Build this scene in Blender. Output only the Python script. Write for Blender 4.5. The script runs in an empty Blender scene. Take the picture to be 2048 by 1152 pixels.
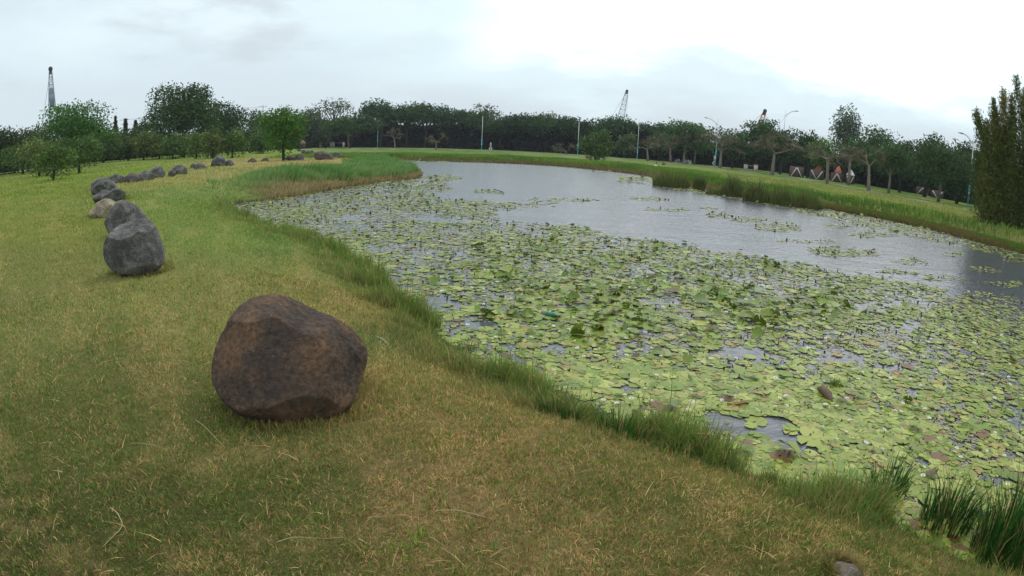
import bpy, math, numpy as np
from mathutils import Matrix, Vector
S = bpy.context.scene
COL = S.collection
R = math.radians
# ------------------------------------------------------------------ camera (wide lens with strong barrel distortion)
FPX, CX, CY = 1180.0, 1024.0, 576.0            # the photo is 2048 x 1152
PITCH, ROLL, EYE = R(13.85), R(2.45), 1.6
cam = bpy.data.cameras.new('camera'); camo = bpy.data.objects.new('camera', cam); COL.objects.link(camo)
cr, sr, cp, sp = math.cos(ROLL), math.sin(ROLL), math.cos(PITCH), math.sin(PITCH)
UPV = Vector((0, sp, cp)); XV = Vector((1, 0, 0)); FW = Vector((0, cp, -sp))
rt = XV*cr + UPV*sr; up = -XV*sr + UPV*cr
M = Matrix((rt, up, -FW)).transposed().to_4x4(); M.translation = (0, 0, EYE)
camo.matrix_world = M
cam.type = 'PANO'; cam.sensor_width = 36; cam.sensor_fit = 'HORIZONTAL'
cam.clip_start = 0.05; cam.clip_end = 5000
try:
    cam.panorama_type = 'FISHEYE_LENS_POLYNOMIAL'; cy_ = cam
except Exception:
    cy_ = cam.cycles; cy_.panorama_type = 'FISHEYE_LENS_POLYNOMIAL'
cy_.fisheye_fov = math.pi
FMM = FPX/2048*36
cy_.fisheye_polynomial_k0 = 0; cy_.fisheye_polynomial_k1 = -1/FMM
cy_.fisheye_polynomial_k2 = cy_.fisheye_polynomial_k3 = cy_.fisheye_polynomial_k4 = 0
S.camera = camo
S.render.engine = 'CYCLES'
# ------------------------------------------------------------------ sky and sun
SUN_AZ, SUN_EL = R(30), R(62)
w = bpy.data.worlds.new('World'); S.world = w; w.use_nodes = True
N = w.node_tree.nodes; L = w.node_tree.links; N.clear()
def nd(t, **k):
    n = N.new(t)
    for a, b in k.items(): setattr(n, a, b)
    return n
def mth(op, a, b=None, c=None, clamp=False):
    n = N.new('ShaderNodeMath'); n.operation = op; n.use_clamp = clamp
    for i, v in enumerate((a, b, c)):
        if v is None: continue
        if isinstance(v, (int, float)): n.inputs[i].default_value = v
        else: L.new(v, n.inputs[i])
    return n.outputs[0]
def rng_(v, a, b, c=0., d=1., smooth=True):
    n = N.new('ShaderNodeMapRange'); n.interpolation_type = 'SMOOTHSTEP' if smooth else 'LINEAR'
    L.new(v, n.inputs[0])
    for i, x in enumerate((a, b, c, d)): n.inputs[i+1].default_value = x
    return n.outputs[0]
def mixc(f, a, b):
    n = N.new('ShaderNodeMix'); n.data_type = 'RGBA'
    if isinstance(f, (int, float)): n.inputs[0].default_value = f
    else: L.new(f, n.inputs[0])
    for i, v in ((6, a), (7, b)):
        if isinstance(v, tuple): n.inputs[i].default_value = (*v, 1)
        else: L.new(v, n.inputs[i])
    return n.outputs[2]
tc = nd('ShaderNodeTexCoord'); sx = nd('ShaderNodeSeparateXYZ'); L.new(tc.outputs['Generated'], sx.inputs[0])
X, Y, Z = sx.outputs
def noise_w(scale, sz, detail=6, off=0.0, rough=.55):
    mp = nd('ShaderNodeMapping'); L.new(tc.outputs['Generated'], mp.inputs[0])
    mp.inputs['Scale'].default_value = (scale, scale, scale*sz); mp.inputs['Location'].default_value = (off, off, off)
    n = nd('ShaderNodeTexNoise'); L.new(mp.outputs[0], n.inputs[0]); n.inputs['Scale'].default_value = 1
    n.inputs['Detail'].default_value = detail; n.inputs['Roughness'].default_value = rough
    return n.outputs[0]
n1 = noise_w(4, 3.2, 7, 1.3); n2 = noise_w(2.2, 3, 5, 7.7); n3 = noise_w(9, 3, 6, 3.1)
zn = mth('ADD', Z, mth('MULTIPLY', mth('SUBTRACT', n1, .5), .26))
azd = mth('ADD', mth('MULTIPLY', X, math.sin(R(27))), mth('MULTIPLY', Y, math.cos(R(27))))
azm = rng_(mth('ADD', azd, mth('MULTIPLY', mth('SUBTRACT', n3, .5), .07)), math.cos(R(37)), math.cos(R(17)))
bright = mth('MULTIPLY', rng_(zn, .112, .215), azm)
base = mixc(rng_(Z, .0, .2), (.60, .675, .735), (.66, .77, .835))
leftp = rng_(X, -.1, -.75); base = mixc(mth('MULTIPLY', leftp, .5), base, (.66, .78, .83))
base = mixc(mth('MULTIPLY', rng_(n2, .42, .66), rng_(Z, .06, .2)), base, (.76, .88, .93))
base = mixc(mth('MULTIPLY', rng_(n1, .5, .68), rng_(Z, .07, .16, 0, .75)), base, (.575, .635, .69))
halo = mth('MULTIPLY', rng_(zn, .04, .15), rng_(azd, math.cos(R(56)), math.cos(R(24)), 0, .8))
base = mixc(halo, base, (.76, .92, .97))
cloud = mixc(bright, base, (1.45, 1.5, 1.5))
cloud = mixc(rng_(Z, .33, .6), cloud, (.92, .95, 1.0))
cloud = mixc(rng_(Z, 0, -.05), cloud, (.25, .28, .25))
sky = nd('ShaderNodeTexSky'); sky.sky_type = 'NISHITA'; sky.sun_disc = False
sky.sun_elevation = SUN_EL; sky.sun_rotation = SUN_AZ; sky.dust_density = 3
b1 = nd('ShaderNodeBackground'); b1.inputs[1].default_value = .1; L.new(sky.outputs[0], b1.inputs[0])
b2 = nd('ShaderNodeBackground'); b2.inputs[1].default_value = 1.12; L.new(cloud, b2.inputs[0])
ms = nd('ShaderNodeMixShader'); ms.inputs[0].default_value = .92
L.new(b1.outputs[0], ms.inputs[1]); L.new(b2.outputs[0], ms.inputs[2])
ow = nd('ShaderNodeOutputWorld'); L.new(ms.outputs[0], ow.inputs[0])
sl = bpy.data.lights.new('sun', 'SUN'); sl.energy = 1.0; sl.angle = R(22); sl.color = (1, .97, .92)
so = bpy.data.objects.new('sun', sl); COL.objects.link(so)
so.rotation_euler = Vector((-math.sin(SUN_AZ)*math.cos(SUN_EL), -math.cos(SUN_AZ)*math.cos(SUN_EL), -math.sin(SUN_EL))).to_track_quat('-Z', 'Y').to_euler()
S.view_settings.view_transform = 'Standard'; S.view_settings.look = 'None'
S.view_settings.exposure = 0.08; S.view_settings.gamma = 1

# ------------------------------------------------------------------ pixel <-> world
def rays(px, py):
    u = np.asarray(px, float)-CX; v = np.asarray(py, float)-CY
    u, v = cr*u+sr*v, -sr*u+cr*v
    r = np.hypot(u, v)+1e-9; th = r/FPX
    x = np.sin(th)*u/r; y = -np.sin(th)*v/r; z = np.cos(th)
    return np.stack([x, z*cp+y*sp, y*cp-z*sp], -1)
def project(P):
    d = np.asarray(P, float)-np.array([0, 0, EYE]); d = d/np.linalg.norm(d, axis=-1, keepdims=True)
    x = d[..., 0]; y = d[..., 1]*sp+d[..., 2]*cp; z = d[..., 1]*cp-d[..., 2]*sp
    r = FPX*np.arccos(np.clip(z, -1, 1)); n = np.hypot(x, y)+1e-9
    u, v = r*x/n, -r*y/n
    return CX+cr*u-sr*v, CY+sr*u+cr*v
def G(px, py, z=0., dmax=185.):
    d = rays(px, py); h = math.hypot(d[0], d[1])
    t = (EYE-z)/max(-d[2]/h, (EYE-z)/dmax)
    return np.array([d[0]/h*t, d[1]/h*t, z])
def AT(px, py, D):            # point on the ray at horizontal distance D
    d = rays(px, py); h = math.hypot(d[0], d[1])
    return np.array([d[0]/h*D, d[1]/h*D, EYE+d[2]/h*D])
def hd(p): return math.hypot(p[0], p[1])

# ------------------------------------------------------------------ numpy noise
_t = np.random.default_rng(11).random((256, 256))
def vn(x, y, s=0):
    x = np.asarray(x, float)+s*17.3; y = np.asarray(y, float)+s*5.7
    xi = np.floor(x).astype(int); yi = np.floor(y).astype(int); fx = x-xi; fy = y-yi
    fx = fx*fx*(3-2*fx); fy = fy*fy*(3-2*fy)
    g = lambda a, b: _t[a & 255, b & 255]
    return (g(xi, yi)*(1-fx)+g(xi+1, yi)*fx)*(1-fy)+(g(xi, yi+1)*(1-fx)+g(xi+1, yi+1)*fx)*fy
def fbm(x, y, s=0, o=4):
    a = 0; k = 1; t = 0
    for i in range(o):
        a = a+vn(x*2**i, y*2**i, s+i*3)*k; t += k; k *= .55
    return a/t
def sstep(v, a, b):
    t = np.clip((v-a)/(b-a), 0, 1); return t*t*(3-2*t)
def lin(c):
    c = np.asarray(c, float)/255
    return np.where(c <= .04045, c/12.92, ((c+.055)/1.055)**2.4)

# ------------------------------------------------------------------ mesh helpers
def mesh(name, V, F, mat, parent=None, col=None, smooth=False, loc=None):
    me = bpy.data.meshes.new(name)
    V = np.asarray(V, np.float32)
    if not isinstance(F, list): F = [F]
    F = [np.asarray(f, np.int32) for f in F if len(f)]
    me.vertices.add(len(V)); me.vertices.foreach_set('co', V.ravel())
    nl = sum(f.size for f in F); nf = sum(len(f) for f in F)
    me.loops.add(nl); me.loops.foreach_set('vertex_index', np.concatenate([f.ravel() for f in F]))
    me.polygons.add(nf)
    sz = np.concatenate([np.full(len(f), f.shape[1]) for f in F])
    me.polygons.foreach_set('loop_start', np.concatenate([[0], np.cumsum(sz)[:-1]]).astype(np.int32))
    me.polygons.foreach_set('loop_total', sz.astype(np.int32))
    if smooth: me.polygons.foreach_set('use_smooth', np.ones(nf, bool))
    if col is not None:
        a = me.color_attributes.new('Col', 'FLOAT_COLOR', 'POINT')
        c = np.ones((len(V), 4), np.float32); c[:, :3] = col; a.data.foreach_set('color', c.ravel())
    me.update(calc_edges=True); me.validate()
    me.materials.append(mat)
    o = bpy.data.objects.new(name, me); COL.objects.link(o)
    if parent: o.parent = parent
    if loc is not None: o.location = loc
    return o
class MB:
    def __init__(s): s.V = []; s.F = {}; s.n = 0; s.C = []
    def add(s, V, F, c=None):
        V = np.asarray(V, float)
        if not (isinstance(F, list) and np.ndim(F[0]) == 2): F = [F]
        for f in F:
            f = np.asarray(f)
            if len(f): s.F.setdefault(f.shape[1], []).append(f+s.n)
        s.V.append(V); s.n += len(V)
        if c is not None: s.C.append(np.broadcast_to(np.asarray(c, float), (len(V), 3)))
        return s
    def box(s, c, d, rz=0, c_=None):
        x, y, z = np.array(d)/2
        V = np.array([[-x,-y,-z],[x,-y,-z],[x,y,-z],[-x,y,-z],[-x,-y,z],[x,-y,z],[x,y,z],[-x,y,z]])
        q = rotz(V, rz)+np.array(c)
        return s.add(q, [[0,3,2,1],[4,5,6,7],[0,1,5,4],[1,2,6,5],[2,3,7,6],[3,0,4,7]], c_)
    def tube(s, P, r, k=6, cap=True, c_=None):
        P = np.asarray(P, float); n = len(P); r = np.broadcast_to(np.asarray(r, float), (n,))
        T = np.gradient(P, axis=0); T /= np.linalg.norm(T, axis=1, keepdims=True)+1e-9
        a = np.array([0, 0, 1.]) if abs(T[0][2]) < .9 else np.array([1., 0, 0])
        U = np.cross(T, a); U /= np.linalg.norm(U, axis=1, keepdims=True)+1e-9; W = np.cross(T, U)
        an = np.arange(k)*2*math.pi/k
        V = P[:, None]+(U[:, None]*np.cos(an)[None, :, None]+W[:, None]*np.sin(an)[None, :, None])*r[:, None, None]
        i = np.arange(n-1)[:, None]*k; j = np.arange(k)[None]; j2 = (j+1) % k
        F = np.stack([i+j, i+j2, i+k+j2, i+k+j], -1).reshape(-1, 4)
        Fs = [F]
        if cap: Fs += [np.array([list(range(k))[::-1]]), np.array([[(n-1)*k+q for q in range(k)]])]
        return s.add(V.reshape(-1, 3), Fs, c_)
    def build(s, name, mat, parent=None, smooth=False, loc=None):
        col = np.concatenate(s.C) if s.C else None
        return mesh(name, np.concatenate(s.V), [np.concatenate(f) for f in s.F.values()], mat, parent, col, smooth, loc)
def rotz(V, a):
    c, s_ = math.cos(a), math.sin(a); V = np.asarray(V, float)
    return np.stack([V[..., 0]*c-V[..., 1]*s_, V[..., 0]*s_+V[..., 1]*c, V[..., 2]], -1)
def tag(o, label, cat, group=None):
    o['label'] = label; o['category'] = cat
    if group: o['group'] = group
    return o
def empty(name, loc, label, cat, group=None, rz=0):
    o = bpy.data.objects.new(name, None); COL.objects.link(o); o.location = loc; o.rotation_euler = (0, 0, rz)
    o.empty_display_size = .3
    return tag(o, label, cat, group)
def kind(o, k='structure'): o['kind'] = k; return o
ORD = ['first','second','third','fourth','fifth','sixth','seventh','eighth','ninth','tenth','eleventh','twelfth','thirteenth','fourteenth','fifteenth','sixteenth','seventeenth','eighteenth','nineteenth','twentieth']

# ------------------------------------------------------------------ materials
def mat(name, color=(.5, .5, .5), rough=.7, attr=False, spec=.3, var=.0, vscale=5., bump=0., bscale=20., metal=0., colors=None, detail=6, transl=0.):
    m = bpy.data.materials.new(name); m.use_nodes = True; nt = m.node_tree; ns = nt.nodes; lk = nt.links
    p = ns['Principled BSDF']; p.inputs['Roughness'].default_value = rough
    p.inputs['Specular IOR Level'].default_value = spec; p.inputs['Metallic'].default_value = metal
    tcn = ns.new('ShaderNodeTexCoord')
    def noi(sc, det=detail):
        n = ns.new('ShaderNodeTexNoise'); lk.new(tcn.outputs['Object'], n.inputs[0]); n.inputs['Scale'].default_value = sc; n.inputs['Detail'].default_value = det
        n.inputs['Roughness'].default_value = .65
        return n
    if attr:
        a = ns.new('ShaderNodeAttribute'); a.attribute_name = 'Col'; src = a.outputs['Color']
    elif colors:
        n = noi(vscale); rmp = ns.new('ShaderNodeValToRGB'); lk.new(n.outputs[0], rmp.inputs[0])
        el = rmp.color_ramp.elements
        while len(el) < len(colors): el.new(.5)
        for e, (pos, c) in zip(el, colors): e.position = pos; e.color = (*c, 1)
        src = rmp.outputs[0]
    else:
        v = ns.new('ShaderNodeRGB'); v.outputs[0].default_value = (*color, 1); src = v.outputs[0]
    if var:
        n = noi(vscale*1.7); mr = ns.new('ShaderNodeMapRange'); lk.new(n.outputs[0], mr.inputs[0])
        mr.inputs[1].default_value = .3; mr.inputs[2].default_value = .7; mr.inputs[3].default_value = 1-var; mr.inputs[4].default_value = 1+var
        mx = ns.new('ShaderNodeVectorMath'); mx.operation = 'SCALE'; lk.new(src, mx.inputs[0]); lk.new(mr.outputs[0], mx.inputs['Scale']); src = mx.outputs[0]
    lk.new(src, p.inputs['Base Color'])
    if bump:
        n = noi(bscale); b = ns.new('ShaderNodeBump'); b.inputs['Strength'].default_value = bump; b.inputs['Distance'].default_value = .05
        lk.new(n.outputs[0], b.inputs['Height']); lk.new(b.outputs[0], p.inputs['Normal'])
    if transl:
        t = ns.new('ShaderNodeBsdfTranslucent'); lk.new(src, t.inputs[0]); x = ns.new('ShaderNodeMixShader'); x.inputs[0].default_value = transl
        o = ns['Material Output']; lk.new(p.outputs[0], x.inputs[1]); lk.new(t.outputs[0], x.inputs[2]); lk.new(x.outputs[0], o.inputs[0])
    return m
M_blade = mat('grass_blade', rough=.75, attr=True, spec=.15, transl=.25)
M_leaf = mat('foliage', rough=.7, attr=True, spec=.15, transl=.2)
M_pad = mat('lily_leaf', rough=.42, attr=True, spec=.45, transl=.1)
M_bark = mat('bark', colors=[(.3, (.09, .075, .06)), (.7, (.20, .175, .145))], vscale=8, rough=.9, spec=.1, bump=.6, bscale=14)
M_darkbark = mat('dark_bark', (.045, .04, .034), .95, var=.3)
M_pale = mat('pale_bark', colors=[(.3, (.17, .145, .115)), (.7, (.30, .265, .215))], vscale=5, rough=.9, spec=.1, bump=.5, bscale=14)
M_white = mat('white_paint', (.72, .73, .72), .45, var=.06)
M_blue = mat('blue_paint', (.10, .42, .55), .45, var=.08)
M_grey = mat('grey_metal', (.36, .38, .39), .45, metal=.4, var=.08)
M_dark = mat('dark_metal', (.05, .06, .07), .5, var=.1)
M_stone = mat('pale_stone', (.52, .49, .43), .85, var=.15, vscale=3, bump=.3)
M_red = mat('red_tile', (.42, .13, .08), .8, var=.2)
M_brown = mat('brown_wall', (.13, .085, .07), .85, var=.2)
M_wood = mat('old_wood', (.17, .12, .085), .9, var=.3, bump=.5)
M_path = mat('asphalt', (.20, .20, .19), .9, var=.15, vscale=2, bump=.3)
M_pathp = mat('concrete', (.42, .41, .38), .9, var=.12, vscale=2, bump=.2)

# ------------------------------------------------------------------ pond outline (waterline in the photo -> world)
WZ = -.55
shore_px = [(452,411),(478,426),(540,455),(600,476),(660,500),(705,527),(748,566),(785,606),(835,648),(905,700),(985,764),(1070,812),(1170,846),(1280,882),(1370,920),(1450,948),(1550,984),(1670,1024),(1770,1060),(1870,1110),(1980,1165),(2110,1240),
 (2420,1200),(2520,900),(2400,640),(2230,562),(2120,528),(2048,508),(1960,485),(1880,464),(1800,445),(1700,426),(1640,416),(1560,401),(1480,389),(1400,378),(1340,369),(1318,362),(1298,352),(1240,345),(1180,338),(1100,331),(1000,326),(900,323),(830,321),(768,320),
 (772,323),(790,329),(815,339),(838,349),(820,357),(780,361),(740,366),(680,375),(600,389),(520,402)]
def smooth_closed(P, n=4):
    P = np.array(P); m = len(P); out = []
    for i in range(m):
        p0, p1, p2, p3 = P[i-1], P[i], P[(i+1) % m], P[(i+2) % m]
        for t in np.arange(n)/n:
            out.append(.5*((2*p1)+(-p0+p2)*t+(2*p0-5*p1+4*p2-p3)*t*t+(-p0+3*p1-3*p2+p3)*t**3))
    return np.array(out)
POND = smooth_closed([G(a, b, WZ)[:2] for a, b in shore_px], 3)
def inpoly(x, y, P):
    ins = np.zeros(np.shape(x), bool); j = len(P)-1
    for i in range(len(P)):
        xi, yi = P[i]; xj, yj = P[j]
        if yi != yj:
            c = ((yi > y) != (yj > y)) & (x < (xj-xi)*(y-yi)/(yj-yi)+xi); ins ^= c
        j = i
    return ins
def sdist(x, y, P=POND):
    x = np.asarray(x, float); y = np.asarray(y, float); d = np.full(x.shape, 1e9)
    for i in range(len(P)):
        a = P[i-1]; b = P[i]; e = b-a; l2 = e@e+1e-12
        t = np.clip(((x-a[0])*e[0]+(y-a[1])*e[1])/l2, 0, 1)
        d = np.minimum(d, (x-a[0]-t*e[0])**2+(y-a[1]-t*e[1])**2)
    d = np.sqrt(d)
    return np.where(inpoly(x, y, P), -d, d)
def height(x, y, sd=None):
    x = np.asarray(x, float); y = np.asarray(y, float); r = np.hypot(x, y)
    if sd is None: sd = sdist(x, y)
    wdt = np.clip(1.25+.08*r, .9, 9)
    # a ledge keeps the land flat under the camera and the bank steep at the water
    h = np.where(sd > 0, WZ+(0-WZ)*sstep(sd, -.25*wdt, wdt), WZ-.35*sstep(-sd, 0, 1.0)+.0)
    edge = sstep(sd, 0, wdt*1.2)
    h = np.where(sd > 0, np.maximum(h, WZ+.02), np.minimum(h, WZ-.03+.03*(sd > -.03)))
    h = h+edge*((fbm(x*.25, y*.25, 2, 3)-.5)*.10*np.clip(r/8, .3, 2)+(fbm(x*1.7, y*1.7, 5, 3)-.5)*.035)
    return h
def hz(x, y): return float(height(np.array([x]), np.array([y]))[0])
def gp(px, py, dmax=185.):      # ground point seen at a pixel
    p = G(px, py, 0, dmax)
    for _ in range(6):
        z = hz(p[0], p[1]); p = G(px, py, z, dmax)
    return np.array([p[0], p[1], hz(p[0], p[1])])

# ------------------------------------------------------------------ lawn colour field (intrinsic: green turf, mown straw, dry bands)
_cp = [(100,380,110,130,40),(30,340,98,120,42),(250,345,112,140,40),(420,312,110,140,45),(560,303,112,140,45),(100,450,122,130,52),(30,520,118,122,58),(60,600,118,120,64),(150,620,128,128,72),(100,800,98,100,50),(250,750,104,106,55),(300,1000,84,87,44),(100,1100,76,80,40),
 (600,950,100,98,52),(450,1000,92,93,48),(800,900,128,110,68),(950,920,130,111,68),(1000,1000,126,110,66),(1150,1100,130,114,72),(1400,1000,118,106,58),(1600,1080,102,98,48),(1750,1130,90,95,40),(400,600,132,130,70),(450,470,118,136,58),(560,520,126,132,62),(620,560,134,126,66),(680,580,128,120,62),
 (850,800,134,116,66),(780,720,126,118,62),(700,640,132,118,66),(760,640,92,110,54),(640,500,92,118,52),(560,470,92,122,50),(400,400,108,132,52),(480,375,104,132,58),(440,350,146,138,82),(360,360,140,138,70),(550,325,152,142,88),(660,330,150,138,90),(720,325,152,136,92),(500,345,128,138,74),
 (900,310,88,118,48),(1100,318,98,126,48),(1300,335,88,120,46),(1400,345,112,125,55),(1500,360,110,128,50),(1700,390,120,132,52),(1800,415,116,128,50),(1950,450,104,112,50),(1750,375,90,125,42),(2030,490,110,100,55),(1600,380,90,118,45),(750,300,84,116,50),(300,560,132,132,68),(220,680,108,110,58),(400,880,98,101,50),(1250,920,112,104,56),(1000,850,128,112,64)]
_cw = np.array([G(a, b)[:2] for a, b, *_ in _cp]); _cc = lin(np.array([c[2:] for c in _cp]))
_ca = np.arctan2(_cw[:, 0], _cw[:, 1]); _cr = np.log(np.hypot(_cw[:, 0], _cw[:, 1]))
STRAW = lin([178, 150, 100]); GREEN = lin([70, 100, 38])
def lawn(x, y, sd=None):
    a = np.arctan2(x, y); r = np.log(np.hypot(x, y)+.3)
    a = a+(fbm(x*.5, y*.5, 31, 3)-.5)*.14; r = r+(fbm(x*.5, y*.5, 37, 3)-.5)*.3
    Wt = np.zeros(x.shape); C = np.zeros(x.shape+(3,))
    for i in range(len(_ca)):
        wi = 1/(((a-_ca[i])/.10)**2+((r-_cr[i])/.16)**2+.25)**2
        Wt += wi; C += wi[..., None]*_cc[i]
    C = C/Wt[..., None]
    rr = np.exp(r); k = np.clip(rr/6, .6, 6)
    f1 = fbm(x*1.3/k*2, y*1.3/k*2, 41, 4); f2 = fbm(x*5/k*2, y*5/k*2, 47, 3)
    t = np.clip((f1-.5)*2.6+(f2-.5)*1.6, -1, 1)[..., None]
    C = np.where(t > 0, C*(1-.32*t)+STRAW*.32*t*1.0, C*(1+.34*t)-GREEN*.34*t)
    g = C.mean(-1, keepdims=True); C = C*.80+g*.20*np.array([1.05, 1.1, .75]); return C
ALB = np.array([1.68, 1.60, 1.52])    # photo colour -> albedo of blades that shade one another

# ground sheet: polar grid round the camera out to the horizon
na = 560
an = np.concatenate([np.linspace(-72, 72, na), np.linspace(74, 286, 60)])*math.pi/180
rr = np.concatenate([[.25], np.exp(np.linspace(math.log(.6), math.log(70), 560)), np.exp(np.linspace(math.log(72), math.log(2600), 60))])
AA, RR = np.meshgrid(an, rr); gx = RR*np.sin(AA); gy = RR*np.cos(AA)
gsd = sdist(gx, gy); gz = height(gx, gy, gsd)
n_a, n_r = len(an), len(rr)
V = np.stack([gx, gy, gz], -1).reshape(-1, 3); V = np.vstack([V, [[0, 0, 0.]]])
i = np.arange(n_r-1)[:, None]*n_a; j = np.arange(n_a)[None]; j2 = (j+1) % n_a
F = np.stack([i+j, i+j2, i+n_a+j2, i+n_a+j], -1).reshape(-1, 4)
T = np.stack([np.full(n_a, len(V)-1), (np.arange(n_a)+1) % n_a, np.arange(n_a)], -1)
gc = lawn(gx, gy)
mud = sstep(gsd, .25, -.05)[..., None]
gc = gc*(1-mud)+np.array([.05, .045, .03])*mud
far = sstep(RR, 160, 400)[..., None]; gc = gc*(1-far)+np.array([.06, .09, .04])*far
gcol = np.vstack([gc.reshape(-1, 3), [[.2, .2, .08]]])
M_ground = mat('ground_turf', attr=True, rough=.95, spec=.05, var=.30, vscale=14, bump=.8, bscale=28)
kind(mesh('ground', V, [F, T], M_ground, col=gcol, smooth=True))

# water
M_water = bpy.data.materials.new('pond_water'); M_water.use_nodes = True
nt = M_water.node_tree; p = nt.nodes['Principled BSDF']
p.inputs['Base Color'].default_value = (.085, .095, .112, 1); p.inputs['Roughness'].default_value = .16; p.inputs['IOR'].default_value = 1.5
tcw = nt.nodes.new('ShaderNodeTexCoord')
def wn(sc, stretch, det):
    mp = nt.nodes.new('ShaderNodeMapping'); nt.links.new(tcw.outputs['Object'], mp.inputs[0]); mp.inputs['Scale'].default_value = (sc*stretch, sc, sc); mp.inputs['Rotation'].default_value = (0, 0, R(-12))
    n = nt.nodes.new('ShaderNodeTexNoise'); nt.links.new(mp.outputs[0], n.inputs[0]); n.inputs['Scale'].default_value = 1; n.inputs['Detail'].default_value = det; return n.outputs[0]
ad = nt.nodes.new('ShaderNodeMath'); nt.links.new(wn(7.5, .45, 5), ad.inputs[0]); nt.links.new(wn(1.1, .4, 2), ad.inputs[1])
bp = nt.nodes.new('ShaderNodeBump'); bp.inputs['Strength'].default_value = .6; bp.inputs['Distance'].default_value = .035
nt.links.new(ad.outputs[0], bp.inputs['Height']); nt.links.new(bp.outputs[0], p.inputs['Normal'])
# the sheet follows the pond outline, tucked a little under the bank
cen = POND.mean(0)
import bmesh
bm = bmesh.new()
vs = [bm.verts.new((q[0], q[1], WZ)) for q in POND]
bf = bm.faces.new(vs); bmesh.ops.triangulate(bm, faces=[bf], ngon_method='BEAUTY')
me = bpy.data.meshes.new('water'); bm.to_mesh(me); bm.free()
me.materials.append(M_water)
wo = bpy.data.objects.new('water', me); COL.objects.link(wo); kind(wo)
if me.polygons[0].normal.z < 0: me.flip_normals()

# paths
def ribbon(name, pts, wd, m, z=.012):
    P = np.array(pts); T_ = np.gradient(P, axis=0); T_ /= np.linalg.norm(T_, axis=1, keepdims=True); Nn = np.stack([-T_[:, 1], T_[:, 0]], -1)
    out = []
    for s_ in (-.5, 0, .5):
        q = P+Nn*wd*s_; out.append(np.stack([q[:, 0], q[:, 1], height(q[:, 0], q[:, 1])+z], -1))
    V = np.stack(out, 1).reshape(-1, 3); n = len(P); F = []
    for a in range(n-1):
        for b in range(2): F.append([a*3+b, a*3+b+1, a*3+4+b, a*3+3+b][::-1])
    return kind(mesh(name, V, np.array(F), m))
def densify(P, n):
    P = np.array(P); t = np.linspace(0, len(P)-1, n)
    return np.stack([np.interp(t, np.arange(len(P)), P[:, k]) for k in (0, 1)], -1)
ribbon('path', densify([G(a, b)[:2] for a, b in [(-160,372),(-60,358),(20,346),(70,338),(120,331)]], 60), 1.6, M_pathp, .05)
ribbon('lakeside_path', densify([G(a, b)[:2] for a, b in [(640,297),(760,298),(960,304),(1160,315),(1290,324),(1430,334),(1560,352),(1660,368),(1760,388),(1860,407),(1940,423),(2048,450),(2200,500)]], 160), 1.8, M_path, .05)

# ------------------------------------------------------------------ grass
rg = np.random.default_rng(5)
def blades(name, P, hgt, wid, lean, col, mat_=M_blade, az=None, tip=None, seg=1, parent=None):
    n = len(P); a = rg.random(n)*2*math.pi; t = np.stack([np.cos(a), np.sin(a), 0*a], -1)
    b = rg.random(n)*2*math.pi if az is None else az
    ld = np.stack([np.cos(b), np.sin(b), 0*b], -1)*lean[:, None]*hgt[:, None]
    upv = np.zeros((n, 3)); upv[:, 2] = hgt*np.sqrt(np.clip(1-lean**2, .05, 1))
    w_ = t*wid[:, None]/2
    if seg == 1:
        V = np.stack([P-w_, P+w_, P+ld+upv], 1).reshape(-1, 3); F = np.arange(n*3).reshape(-1, 3); k = 3
        cs = np.repeat(col, 3, 0); Fs = [F]
        if tip is not None: cs = cs.reshape(n, 3, 3); cs[:, 2] = tip; cs = cs.reshape(-1, 3)
    else:
        mid = P+ld*.32+upv*.62
        V = np.stack([P-w_, P+w_, mid+w_*.8, mid-w_*.8, P+ld+upv], 1).reshape(-1, 3)
        q = np.arange(n)*5
        Fs = [np.stack([q, q+1, q+2, q+3], -1), np.stack([q+3, q+2, q+4], -1)]
        cs = np.repeat(col, 5, 0)
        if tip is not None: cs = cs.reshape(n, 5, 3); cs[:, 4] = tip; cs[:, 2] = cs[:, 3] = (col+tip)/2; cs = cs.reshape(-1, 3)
    return mesh(name, V, Fs, mat_, parent, cs)
def jitc(c, amt=.25, hue=.12):
    n = len(c); return np.clip(c*(1+(rg.random((n, 1))-.5)*2*amt)*(1+(rg.random((n, 3))-.5)*2*hue), 0.003, .9)
n = 680000
r_ = np.exp(rg.uniform(math.log(.9), math.log(75), n)); a_ = rg.uniform(R(-62), R(62), n)
x, y = r_*np.sin(a_), r_*np.cos(a_)
sd = sdist(x, y); k = (sd > .04); x, y, r_, sd = x[k], y[k], r_[k], sd[k]
c = lawn(x, y)*ALB
lum = fbm(x*6/np.clip(r_/5, .5, 6), y*6/np.clip(r_/5, .5, 6), 61, 3)
straw = rg.random(len(x)) < (.14+.18*sstep(c[:, 0]/c[:, 1], .9, 1.25))
c[straw] = c[straw]*.6+STRAW*.7
green = (~straw) & (rg.random(len(x)) < .3); c[green] = c[green]*.55+lin([92, 125, 48])*.5
h = (.016+.0028*r_)*rg.uniform(.5, 1.5, len(x))*(.7+.7*lum); h = np.minimum(h, .16)
wd = (.0022+.0011*r_)*rg.uniform(.7, 1.3, len(x))
lean = np.where(straw, rg.uniform(.75, .97, len(x)), rg.uniform(.3, .9, len(x))); h = np.where(straw & (r_ < 12), h*1.15, h)
P = np.stack([x, y, height(x, y, sd)-.003], -1)
o = blades('lawn_grass', P, h, wd, lean, jitc(c, .3, .08)); o['kind'] = 'stuff'

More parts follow.
